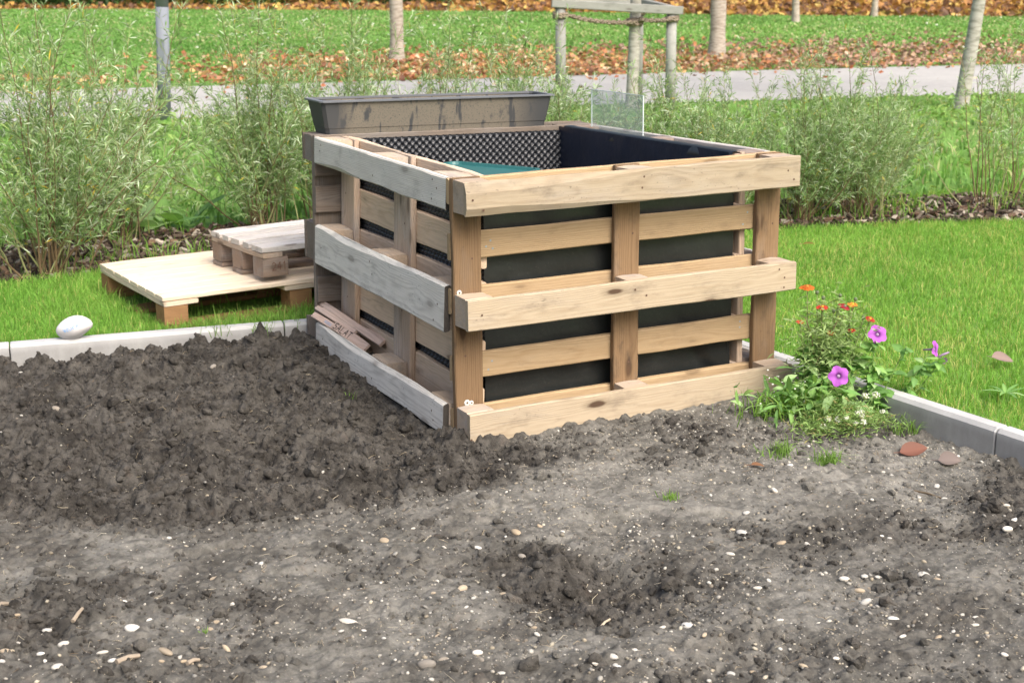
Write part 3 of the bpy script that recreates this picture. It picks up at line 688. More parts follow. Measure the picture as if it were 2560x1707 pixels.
def plank(name, parent, x0, x1, y0, y1, z0, z1, mat, axis='X', **kw):
    """box in the parent's frame, built along its long axis so that the grain follows it"""
    _pl[0] += 1
    if axis == 'X':
        me = plank_mesh(x1 - x0, z1 - z0, y1 - y0, mat, _pl[0], **kw)
        cols = ((1, 0, 0), (0, 0, 1), (0, -1, 0)); org = (x0, (y0 + y1) / 2, (z0 + z1) / 2)
    elif axis == 'Z':
        me = plank_mesh(z1 - z0, x1 - x0, y1 - y0, mat, _pl[0], **kw)
        cols = ((0, 0, 1), (1, 0, 0), (0, 1, 0)); org = ((x0 + x1) / 2, (y0 + y1) / 2, z0)
    M4 = Matrix.Identity(4)
    for j in range(3):
        for i in range(3): M4[i][j] = cols[j][i]
        M4[j][3] = org[j]
    me.name = name
    return mobj(name, me, parent, M4)
def nail_heads(parent, pts, r=.0036, mat=None, name='nail_heads'):
    mb = MB()
    for (x, y, z, ax) in pts:
        a = [(math.cos(k * math.pi / 4) * r, math.sin(k * math.pi / 4) * r) for k in range(8)]
        if ax == 'y': V = [(x + u, y - .0006, z + v) for u, v in a]
        else: V = [(x + u, y + v, z + .0006) for u, v in a]
        mb.add(V, [tuple(range(8))])
    o = mobj(name, mb.mesh(name, mat or M_NAIL), parent); o['kind'] = 'stuff'; return o
def pallet(pal, Lx, runs, cols_x, decks, mr, mb_, ms, md, stw=None, H=.8, yb=(.022, .1), ys=(.1, .122), yd=(.122, .144), runner_kw={}, skip=(), endmat=None, special=None, nails=True, stz=None, wear=.0012):
    """pallet frame: X along the runners, Y from the runner face to the deck face, Z across"""
    for i, (z0, z1) in enumerate(runs):
        kw = dict(wear=wear)
        if special and ('runner', i) in special: kw.update(special['runner', i])
        if ('runner', i) not in skip: plank('runner', pal, 0, Lx, 0, yb[0], z0, z1, mr, 'X', endmat=endmat, **kw)
        for j, (x0, x1) in enumerate(cols_x):
            if ('block', i, j) not in skip: plank('block', pal, x0 + .002, x1 - .002, yb[0], yb[1], z0 + .001, z1 - .001, mb_, 'X', n=4, wear=.001)
    for j, (x0, x1) in enumerate(stw or cols_x): plank('stringer', pal, x0, x1, ys[0], ys[1], *(stz or (0, H)), ms, 'Z', wear=wear * .8)
    for i, (z0, z1) in enumerate(decks): plank('deck_board', pal, 0, Lx, yd[0], yd[1], z0, z1, md, 'X', wear=wear * .8)
    if nails:
        r = np.random.default_rng(int(Lx * 100) + len(decks)); pts = []
        for z0, z1 in runs:
            for x0, x1 in cols_x:
                for k in range(3):
                    if r.random() < .35: continue
                    pts.append(((x0 + x1) / 2 + r.normal(0, .016), 0, z0 + (z1 - z0) * (.22 + .28 * k) + r.normal(0, .006), 'y'))
        for x0, x1 in (stw or cols_x):
            for z0, z1 in decks[1:4]:
                for k in range(1): pts.append((x0 + (x1 - x0) * r.uniform(.3, .75), ys[0], (z0 + z1) / 2 + r.normal(0, .03), 'y'))
        nail_heads(pal, pts)

bed = tag(empty('raised_bed'), 'square raised garden bed built of wooden pallets stood on edge', 'raised bed')
# front pallet
pf = empty('pallet', None, bed); pf['label'] = 'front pallet of fresh yellow brown pine facing the bare soil'
def wane_top(q, t):
    k = 1 - min(1, max(0, (t - .38) / .14)); k *= .75 + .25 * math.sin(9 * t + 1)
    # corners: 0 (-w,-t) 1 (+w,-t) 2 (+w,+t) 3 (-w,+t); local z points to the back (-Y)
    if q == 2: return (.003 + .030 * k, .003 + .010 * k)
    if q == 3: return (.003 + .020 * k, .003 + .008 * k)
    return (.003, .003)
FR = [(0, .1), (.355, .452), (.7, .8)]; FX = [(0, .094), (.56, .652), (1.106, 1.2)]
FD = [(.004, .087), (.172, .255), (.382, .463), (.55, .632), (.72, .798)]
pallet(pf, 1.2, FR, FX, FD, W_RUN, W_BLK, W_STR, W_DECK, special={('runner', 2): dict(chf=wane_top, n=18, wear=.0012)}, wear=.0013)
for (sx_, sy_, sz_, rr) in ((.017, .0995, .455, .0085), (.037, .0995, .107, .010), (.052, .0995, .105, .0075)):
    mb = MB(); a = [(math.cos(k * math.pi / 6), math.sin(k * math.pi / 6)) for k in range(12)]
    V = [(u * rr, 0, v * rr) for u, v in a] + [(u * rr * .9, -.0022, v * rr * .9) for u, v in a] + [(u * rr * .35, -.0024, v * rr * .35) for u, v in a] + [(u * rr * .22, -.0008, v * rr * .22) for u, v in a]
    F = [(b * 12 + k, b * 12 + (k + 1) % 12, (b + 1) * 12 + (k + 1) % 12, (b + 1) * 12 + k) for b in range(2) for k in range(12)]
    mb.add(V[:36], F)
    o = mobj('screw', mb.mesh('screw', M_SCREW), pf, Matrix.Translation((sx_, sy_, sz_)))
    mb = MB(); mb.box(-rr * .3, rr * .3, -.0036, -.002, -rr * .1, rr * .1); mb.box(-rr * .1, rr * .1, -.0035, -.002, -rr * .3, rr * .3)
    mobj('screw_recess', mb.mesh('screw_recess', M_NAIL), pf, Matrix.Translation((sx_, sy_, sz_)))
nail_heads(pf, [(.135, .122, .60, 'y'), (.142, .122, .575, 'y'), (.12, .122, .583, 'y'), (.135, .122, .222, 'y'), (.122, .122, .196, 'y'), (1.083, .122, .607, 'y'), (1.066, .122, .568, 'y'), (1.066, .122, .237, 'y'), (1.066, .122, .217, 'y')], .0036, simple('bluish_screw', (.28, .33, .36), .5, .5, metallic=.4), 'screw_heads')
# left pallet (weathered)
Ml = Matrix.Translation((-.002, 1.342, 0)) @ Matrix.Translation((0, 0, .4)) @ Matrix.Rotation(.036, 4, 'Y') @ Matrix.Translation((0, 0, -.4)) @ Matrix.Rotation(-math.pi / 2 - .0105, 4, 'Z')
plf = empty('pallet', Ml, bed); plf['label'] = 'left pallet of silvery weathered boards beside the dark soil'
LR = [(0, .1), (.3275, .4725), (.7, .8)]; LX = [(0, .145), (.5275, .6725), (1.053, 1.198)]
LD = [(.0, .135), (.172, .288), (.3275, .473), (.514, .620), (.69, .798)]
def chew(q, t):                                          # chewed lower edge near the far end, worn corners
    k = max(0, 1 - abs(t - .22) / .2)
    if q in (0, 3): return (.004 + .012 * k, .004 + .006 * k)
    return (.005, .004)
def chew2(q, t):
    k = max(0, 1 - abs(t - .28) / .22) if t < .28 else max(0, 1 - abs(t - .28) / .6)
    if q in (1, 2): return (.004 + .018 * k, .004 + .010 * k)
    return (.004, .004)
pallet(plf, 1.198, LR, LX, LD, W_LRUN, W_BLK, W_LSTR, W_LDECK, stw=[(.011, .157), (.5415, .6915), (1.04, 1.186)], special={('runner', 2): dict(chf=chew, n=15, wear=.0013), ('runner', 1): dict(chf=chew2, n=15, wear=.0014), ('runner', 0): dict(chf=chew2, n=15, wear=.0016)}, endmat=W_DARK, wear=.002)
# rear pallet and right pallet
Mr = Matrix.Translation((1.2, 1.488, -.024)) @ Matrix.Rotation(math.pi, 4, 'Z') @ Matrix.Rotation(-.02, 4, 'Y')
prr = empty('pallet', Mr, bed); prr['label'] = 'rear pallet of dark grey boards carrying the trough'
RD = [(0, .14), (.172, .275), (.318, .471), (.513, .614), (.651, .802)]
pallet(prr, 1.2, [(0, .1), (.3275, .4725), (.70, .80)], [(0, .145), (.5275, .6725), (1.055, 1.2)], RD, W_REAR, W_REAR, W_REAR, W_REAR, wear=.0018)
Mg = Matrix.Translation((1.2, .146, -.002)) @ Matrix.Rotation(.020, 4, 'X') @ Matrix.Rotation(math.pi / 2, 4, 'Z')
Mg = Matrix.Translation((1.2, .146, 0)) @ Matrix.Rotation(-.020, 4, 'X') @ Matrix.Rotation(math.pi / 2, 4, 'Z')
pg = empty('pallet', Mg, bed); pg['label'] = 'right pallet lined with plain black film'
pallet(pg, 1.196, FR, [(0, .1), (.55, .65), (1.096, 1.196)], FD, W_OLD, W_OBLK, W_LSTR, W_LSTR, nails=False)

# membranes
def dimple_mat():
    m = newmat('black_dimple_membrane'); t = NT(m); t.out((.022, .025, .031), .36, spec=.55); return m
M_DIM = dimple_mat()
def film_mat(base=(.0135, .016, .016)):
    m = newmat('black_pond_film'); t = NT(m); tc = t.n('ShaderNodeTexCoord').outputs['Object']
    n = t.noise(tc, 5.0, 4.0, .55); s = t.noise(tc, 300.0, 2.0)
    col = t.mix(t.math('MULTIPLY', t.ramp(s, .66, .74), .35), base, (.14, .13, .11))
    t.out(col, t.math('MULTIPLY_ADD', n, .25, .24), n, .3, .03, .5); return m
M_FILM = film_mat()
def dimple_sheet(parent, Lx, z0, z1, Mx, sign=1):
    st = .0045; xs = np.arange(0, Lx, st); zs = np.arange(z0, z1, st)
    X, Z = np.meshgrid(xs, zs, indexing='ij'); p = .0285; q = p * .5
    h = np.zeros_like(X)
    for o_ in (0, 1):
        gx = (X / p + .5 * o_) % 1 - .5; gz = ((Z + o_ * q * 1.0) / p) % 1 - .5
        d = np.hypot(gx, gz) * p; h += np.clip(1.08 - d / .0098, 0, 1) ** .8
    Y = sign * h * .016 + (fbm(X, Z, .25, 2, 201) - .5) * .006
    n, m = X.shape; idx = np.arange(n * m).reshape(n, m)
    F = np.stack([idx[:-1, :-1], idx[1:, :-1], idx[1:, 1:], idx[:-1, 1:]], -1).reshape(-1, 4)
    return mobj('dimpled_membrane', npmesh('dimpled_membrane', np.stack([X, Y, Z], -1).reshape(-1, 3), [F], M_DIM, None, True), parent, Mx)
dm = dimple_sheet(bed, .90, .05, .792, Matrix.Translation((.155, 1.322, -.004)) @ Matrix.Rotation(.022, 4, 'Y'), 1); dm['label'] = 'dimpled black membrane on the rear inside wall'
dm = dimple_sheet(bed, 1.17, .05, .79, Ml @ Matrix.Translation((.012, .150, 0)), -1); dm['label'] = 'dimpled black membrane behind the weathered left pallet'
def film(parent, Lx, z0, z1, Mx, seed, amp=.012, mt=None):
    xs = np.linspace(0, Lx, 90); zs = np.linspace(z0, z1, 60); X, Z = np.meshgrid(xs, zs, indexing='ij')
    d1 = np.abs(2 * fbm(X + .4 * Z, Z * .5, .22, 2, seed) - 1); d2 = fbm(X, Z, .4, 3, seed + 7) - .5
    Y = amp * (d2 * 1.2 - d1 * .5) + amp * .8 * np.exp(-((X + Z * .6 - .95 * Lx) / .03) ** 2) * sstep(.35, .05, Z)
    n, m = X.shape; idx = np.arange(n * m).reshape(n, m)
    F = np.stack([idx[:-1, :-1], idx[1:, :-1], idx[1:, 1:], idx[:-1, 1:]], -1).reshape(-1, 4)
    return mobj('plastic_film', npmesh('plastic_film', np.stack([X, Y, Z], -1).reshape(-1, 3), [F], mt or M_FILM, None, True), parent, Mx)
fo = film(bed, .925, .03, .785, Matrix.Translation((.132, .168, 0)), 211, .020); fo['label'] = 'black plastic film behind the front slats'
fo = film(bed, 1.165, .03, .802, Matrix.Translation((1.042, .160, 0)) @ Matrix.Rotation(-.020, 4, 'X') @ Matrix.Rotation(math.pi / 2, 4, 'Z'), 217, .026, film_mat((.008, .014, .032))); fo['label'] = 'black plastic film over the right inside wall'  # navy base colour paints the sky's reflection into this black film
# folded rim of the film over the right pallet
V = []; F = []
rr_ = np.linspace(0, 1.15, 50)
for i, s in enumerate(rr_):
    zz = .803 - .020 * s; wv = .004 * math.sin(23 * s) + .003 * math.sin(57 * s)
    V += [(1.045, .165 + s, zz - .03), (1.047, .165 + s, zz + .001), (1.075 + wv, .165 + s, zz + .003), (1.085 + wv, .165 + s, zz - .001)]
F = [(i * 4 + k, i * 4 + k + 1, i * 4 + 5 + k, i * 4 + 4 + k) for i in range(49) for k in range(3)]
mobj('film_rim', npmesh('film_rim', np.array(V), [F], M_FILM, None, True), bed)['label'] = 'film folded over the pallet edge'
xs = np.linspace(.16, 1.04, 40); ys_ = np.linspace(.17, 1.31, 50); X, Y = np.meshgrid(xs, ys_, indexing='ij')
Z = .56 + (fbm(X, Y, .2, 4, 221) - .5) * .06; idx = np.arange(X.size).reshape(X.shape)
F = np.stack([idx[:-1, :-1], idx[1:, :-1], idx[1:, 1:], idx[:-1, 1:]], -1).reshape(-1, 4)
o = mobj('soil_fill', npmesh('soil_fill', np.stack([X, Y, Z], -1).reshape(-1, 3), [F], M_SOIL, np.full((X.size, 3), 1.), True), bed); o['kind'] = 'stuff'

# ------------------------------------------------------------------ teal tray inside the bed
def teal_tray():
    ux = Vector((.173, -.321, -.006)).normalized(); uy = Vector((0, 0, 1)).cross(ux).normalized(); uz = ux.cross(uy)
    Mx = Matrix.Identity(4)
    for i in range(3): Mx[i][0] = ux[i]; Mx[i][1] = -uy[i]; Mx[i][2] = -uz[i]; Mx[i][3] = (.485, 1.165, .70)[i]
    root = tag(empty('plastic_tray', Matrix.Translation((.485, 1.165, .70)) @ Mx.to_3x3().to_4x4()), 'teal green plastic tray lying inside the raised bed', 'tray')
    m = simple('teal_plastic', (.03, .17, .165), .42, .5); m2 = simple('teal_plastic_light', (.09, .30, .29), .35, .5)
    return root, m, m2
tr = tag(empty('plastic_tray', Matrix.Translation((.49, 1.15, .70)) @ Matrix.Rotation(math.atan2(-.321, .173), 4, 'Z')), 'teal green plastic tray lying inside the raised bed', 'tray')
m_t = simple('teal_plastic', (.022, .115, .115), .42, .5, 6, .15)
def tray_mesh():
    mb = MB(); Lx, Ly, H = .40, -.30, .018
    def rr(z, ins, rad=.03):
        pts = []
        for cx, cy, a0 in ((Lx - ins - rad, -ins - rad, 0), (ins + rad, -ins - rad, 90), (ins + rad, Ly + ins + rad, 180), (Lx - ins - rad, Ly + ins + rad, 270)):
            for k in range(5): t = R(a0 + k * 22.5); pts.append((cx + rad * math.cos(t), cy + rad * math.sin(t), z))
        return pts
    rings = [rr(-.13, .035), rr(-.01, .012), rr(-.012, 0), rr(0, 0), rr(.0, .012), rr(-.01, .016)]
    n = 20; V = sum(rings, [])
    F = [(b * n + k, b * n + (k + 1) % n, (b + 1) * n + (k + 1) % n, (b + 1) * n + k) for b in range(5) for k in range(n)]
    F += [tuple(range(n))[::-1], tuple(5 * n + k for k in range(n))]
    mb.add(V, F); return mb.mesh('tray_body', m_t)
mobj('tray_body', tray_mesh(), tr)

# ------------------------------------------------------------------ grey trough on the rear pallet
def trough():
    m = newmat('dusty_grey_plastic'); t = NT(m); tc = t.n('ShaderNodeTexCoord').outputs['Object']
    nz = t.noise(t.scale(tc, (1, 1, .45)), 16.0, 4.0, .65); fine = t.noise(tc, 170.0, 3.0, .7); drip = t.noise(t.scale(tc, (22, 22, 2.5)), 1.0, 3.0, .6)
    xx = t.n('ShaderNodeSeparateXYZ', i0=tc)
    ends = t.math('MULTIPLY', t.ramp(xx.outputs[0], .05, .16), t.ramp(xx.outputs[0], .99, .78))
    d = t.math('MULTIPLY', t.math('MULTIPLY', t.ramp(nz, .68, .56), t.ramp(drip, .64, .57)), t.math('MULTIPLY', t.ramp(fine, .25, .5), ends))
    col = t.mix(t.math('MULTIPLY', d, .95), (.05, .053, .056), (.165, .147, .115))
    t.out(col, .62, fine, .2, .001, .35)
    m2 = simple('grey_plastic_rim', (.13, .14, .155), .5, .4, 20, .15)
    Mx = Matrix.Translation((.036, 1.355, .8005)) @ Matrix.Rotation(.021, 4, 'Y') @ Matrix.Diagonal((.95, 1, .94, 1))
    root = tag(empty('planter_trough', Mx), 'long dusty grey plastic planter trough on the rear pallet edge', 'planter')
    def ring(x0, x1, y0, y1, z): 
        c = .012; return [(x0 + c, y0, z), (x1 - c, y0, z), (x1, y0 + c, z), (x1, y1 - c, z), (x1 - c, y1, z), (x0 + c, y1, z), (x0, y1 - c, z), (x0, y0 + c, z)]
    rings = [ring(.036, 1.002, .006, .140, 0), ring(.033, 1.005, .003, .143, .022), ring(.031, 1.007, .001, .145, .024), ring(.012, 1.024, -.012, .158, .127),
             ring(.020, 1.016, -.004, .150, .127), ring(.042, .996, .012, .134, .006)]
    V = sum(rings, []); F = [(b * 8 + k, b * 8 + (k + 1) % 8, (b + 1) * 8 + (k + 1) % 8, (b + 1) * 8 + k) for b in range(5) for k in range(8)] + [tuple(range(8))[::-1], tuple(40 + k for k in range(8))]
    mb = MB(); mb.add(V, F); mobj('tub', mb.mesh('tub', m), root)
    rings = [ring(.010, 1.026, -.014, .160, .126), ring(.002, 1.034, -.022, .168, .127), ring(.002, 1.034, -.022, .168, .133), ring(.022, 1.014, -.002, .148, .134), ring(.022, 1.014, -.002, .148, .126)]
    V = sum(rings, []); F = [(b * 8 + k, b * 8 + (k + 1) % 8, (b + 1) * 8 + (k + 1) % 8, (b + 1) * 8 + k) for b in range(4) for k in range(8)]
    mb = MB(); mb.add(V, F); mobj('rim', mb.mesh('rim', m2), root)
trough()

# ------------------------------------------------------------------ acrylic pane in the right pallet
def pane():
    m = newmat('clear_acrylic'); t = NT(m)
    p = t.n('ShaderNodeBsdfTransparent'); p.inputs[0].default_value = (.95, .975, .97, 1)
    d = t.n('ShaderNodeBsdfDiffuse'); d.inputs[0].default_value = (.78, .84, .85, 1)
    g = t.n('ShaderNodeBsdfGlossy'); g.inputs['Roughness'].default_value = .08
    m1 = t.n('ShaderNodeMixShader', i0=.20); t.L(p.outputs[0], m1.inputs[1]); t.L(d.outputs[0], m1.inputs[2])
    mx = t.n('ShaderNodeMixShader', i0=.06); t.L(m1.outputs[0], mx.inputs[1]); t.L(g.outputs[0], mx.inputs[2])
    o = t.n('ShaderNodeOutputMaterial'); t.L(mx.outputs[0], o.inputs[0])
    me2 = simple('acrylic_edge', (.50, .57, .58), .3, .5)
    root = tag(empty('acrylic_pane', Matrix.Translation((1.15, .885, .775)) @ Matrix.Rotation(-.01, 4, 'X')), 'clear acrylic pane stuck upright in the right pallet edge', 'pane')
    mb = MB(); mb.box(-.002, .002, .004, .386, -.06, .151); mobj('sheet', mb.mesh('sheet', m), root)
    mb = MB(); mb.box(-.0022, .0022, .001, .0042, -.06, .152); mb.box(-.0022, .0022, .3858, .389, -.06, .152); mb.box(-.0022, .0022, .0042, .3858, .1508, .153)
    mobj('edge', mb.mesh('edge', me2), root)
pane()

# ------------------------------------------------------------------ label sticks in the left pallet
def stroke_text(mb, word, w, h, gap, wd, M4):
    G = {'S': [[(1, .9), (.6, 1), (.15, .85), (.15, .62), (.85, .42), (.9, .15), (.5, 0), (0, .1)]], 'A': [[(0, 0), (.5, 1), (1, 0)], [(.2, .38), (.82, .38)]],
         'L': [[(.1, 1), (.1, 0), (.9, 0)]], 'T': [[(0, 1), (1, 1)], [(.5, 1), (.5, 0)]], '2': [[(0, .8), (.4, 1), (.9, .8), (.8, .5), (0, 0), (1, 0)]], '4': [[(.7, 0), (.7, 1), (0, .35), (1, .35)]], '1': [[(.2, .75), (.55, 1), (.55, 0)]],
         'w': [[(0, 1), (.25, 0), (.5, .8), (.75, 0), (1, 1)]], 'e': [[(0, .5), (.9, .55), (.5, 1), (0, .5), (.4, 0), (.9, .15)]], 'u': [[(0, 1), (.1, .1), (.6, 0), (.9, 1), (.95, 0)]]}
    for i, ch in enumerate(word):
        for pl in G.get(ch, []):
            for a, b in zip(pl[:-1], pl[1:]):
                p = Vector((i * (w + gap) + a[0] * w, a[1] * h, 0)); q = Vector((i * (w + gap) + b[0] * w, b[1] * h, 0))
                d = (q - p).normalized(); s = Vector((-d.y, d.x, 0)) * wd * .5
                p -= d * wd * .4; q += d * wd * .4
                mb.add([tuple(M4 @ v) for v in (p - s, q - s, q + s, p + s)], [(0, 1, 2, 3)])
M_INK = simple('black_marker', (.04, .035, .035), .8); M_BLUEINK = simple('blue_paint', (.30, .42, .62), .7); M_BURN = simple('burnt_brand', (.13, .06, .04), .9)
def stick(p, q, wd, th, label, roll=0.0, letters=None):
    p, q = Vector(p), Vector(q); d = (q - p); L = d.length; d.normalize()
    side = Vector((1, 0, 0)); side = (side - d * side.dot(d)).normalized(); nz = d.cross(side)
    if nz.z < 0: side, nz = -side, -nz
    rot = Matrix.Rotation(roll, 3, d); side = rot @ side; nz = rot @ nz
    M4 = Matrix.Identity(4)
    for i in range(3): M4[i][0] = d[i]; M4[i][1] = side[i]; M4[i][2] = nz[i]; M4[i][3] = p[i]
    root = tag(empty('label_stick', M4), label, 'plant label', 'wooden plant label sticks in the left pallet')
    _pl[0] += 1
    mobj('slat', plank_mesh(L, wd, th, W_STICK, _pl[0], n=6, ch=.0015, wear=.0006), root)
    if letters:
        word, h, x0, mt, fl = letters; mb = MB()
        sc = 1 if fl else -1
        Mx = Matrix.Translation((x0, sc * -h * .5, th / 2 + .0012)) @ (Matrix.Identity(4) if fl else Matrix.Rotation(math.pi, 4, 'Z'))
        stroke_text(mb, word, h * .8, h, h * .28, h * .14, Mx); mobj('lettering', mb.mesh('lettering', mt), root)
stick((.024, 1.385, .165), (.086, .915, .100), .025, .016, 'long bare wooden label stick, uppermost of the bundle in the left pallet', .6)
stick((.006, 1.372, .150), (.052, 1.08, .112), .022, .014, 'slim wooden stick in the middle of the label stick bundle', .6)
stick((-.012, 1.36, .126), (.022, 1.12, .100), .024, .012, 'wooden label stick with faded blue writing', .7, ('wueu', .012, .10, M_BLUEINK, True))
stick((.012, 1.20, .116), (.040, .945, .084), .034, .012, 'wooden plant label lettered SALAT in black', .7, ('SALAT', .025, .012, M_INK, True))
stick((.070, 1.20, .115), (.104, .93, .103), .030, .014, 'wooden stick lying at the back against the deck boards', .3)

# ------------------------------------------------------------------ two pallets on the lawn
Rx = Matrix.Rotation(math.pi / 2, 4, 'X')                # pallet Y (runner -> deck) becomes up
M1 = Matrix.Translation((-.488, 1.745, .030)) @ Matrix.Rotation(.095, 4, 'Z')
p1 = tag(empty('wooden_pallet', M1), 'low new pallet with a closed pale pine deck lying on the lawn', 'pallet')
def flat_pallet(root, Lx, D, runs, cols, decks, mats, yb, ys, yd, skip=(), **kw):
    f = Matrix.Translation((0, D, 0)) @ Rx
    # build into a rotated frame by baking the rotation in each child
    before = set(root.children)
    pallet(root, Lx, runs, cols, decks, *mats, H=D, yb=yb, ys=ys, yd=yd, nails=False, skip=skip, **kw)
    for c in root.children:
        if c not in before: c.matrix_basis = f @ c.matrix_basis
flat_pallet(p1, 1.2, .8, [(0, .1), (.34, .46), (.7, .8)], [(0, .1), (.53, .63), (1.1, 1.2)], [(i * .1 + .0012, (i + 1) * .1 - .0022 - .0012 * (i % 2)) for i in range(8)], (W_NBLK, W_NBLK, W_NEW, W_NEW), (.02, .098), (.098, .118), (.118, .138), wear=.001, skip=(('block', 1, 0),), stw=[(0, .145), (.51, .65), (1.055, 1.2)])
M2 = Matrix.Translation((-.066, 1.795, .1695)) @ Matrix.Rotation(.14, 4, 'Z')
p2 = tag(empty('wooden_pallet', M2), 'small grey weathered pallet set on top of the new pallet', 'pallet')
flat_pallet(p2, .80, .50, [(0, .1), (.20, .30), (.40, .5)], [(0, .115), (.35, .45), (.7, .8)], [(0, .09), (.115, .175), (.20, .285), (.315, .375), (.40, .5)], (W_OBLK, W_OBLK, W_LSTR, W_OLD), (.02, .098), (.098, .12), (.12, .144), skip=(('runner', 2),), stw=[(0, .09), (.35, .45), (.7, .8)], wear=.001)
mb = MB(); stroke_text(mb, '241', .016, .032, .007, .0025, Matrix.Translation((.04, -.0022, .048)) @ Matrix.Rotation(math.pi / 2, 4, 'X')); mobj('brand_mark', mb.mesh('brand_mark', M_BURN), p2)

# ------------------------------------------------------------------ white painted stone on the kerb
m_ps = simple('painted_white_stone', (.60, .59, .59), .6, .35, 22, .12, .0015)
def stone_k(d):
    return (1 + .12 * np.sin(d[:, :1] * 2.2 + .6) - .10 * d[:, 2:3] * d[:, :1] + .05 * np.sin(3.1 * d[:, 2:3] + 2.2 * d[:, :1] + .7) - .16 * np.exp(-((d[:, :1] - .55) ** 2 + (d[:, 2:3] + .8) ** 2) / .12) + .03 * np.sin(5 * d[:, 1:2] + 3 * d[:, :1]))
st_root = tag(empty('painted_stone', Matrix.Translation((-.845, 1.700, .098)) @ Matrix.Rotation(-.30, 4, 'Z') @ Matrix.Rotation(-.38, 4, 'Y') @ Matrix.Scale(.80, 4)), 'smooth white stone with faded blue writing sitting on the kerb', 'stone')
sv_ = ICO3[0] * np.array((.088, .05, .052)); sv_ = sv_ * stone_k(ICO3[0])
mobj('stone_body', npmesh('stone_body', sv_, [ICO3[1]], m_ps, None, True), st_root)
# faded strokes hugging the curved face
mb = MB(); rs = np.random.default_rng(4)
def on_stone(u, v):
    d = np.array((u / .088, -math.sqrt(max(.01, 1 - (u / .088) ** 2 - (v / .052) ** 2)), v / .052))
    p = d * np.array((.088, .05, .052)) * float(stone_k((d / np.linalg.norm(d))[None])[0, 0]); return p * 1.015
for (w0, wl, cx) in (('w', .011, -.030), ('e', .009, -.016), ('u', .011, -.004), ('e', .010, .010), ('w', .012, .024)):
    G = {'w': [(0, 1), (.25, 0), (.5, .8), (.75, 0), (1, 1)], 'e': [(0, .5), (.9, .55), (.5, 1), (0, .5), (.4, 0), (.9, .15)], 'u': [(0, 1), (.1, .1), (.6, 0), (.9, 1), (.95, 0)]}[w0]
    for a, b in zip(G[:-1], G[1:]):
        for k in range(3):
            q = [on_stone(cx + (a[0] + (b[0] - a[0]) * t) * wl, .004 + (a[1] + (b[1] - a[1]) * t) * .016) for t in (k / 3, (k + 1) / 3)]
            mb.add([q[0] + (.0012, 0, .0024), q[0] - (.0012, 0, .0024), q[1] - (.0012, 0, .0024), q[1] + (.0012, 0, .0024)], [(0, 1, 2, 3)])
mobj('lettering', mb.mesh('lettering', simple('faded_blue', (.30, .46, .70), .7)), st_root)

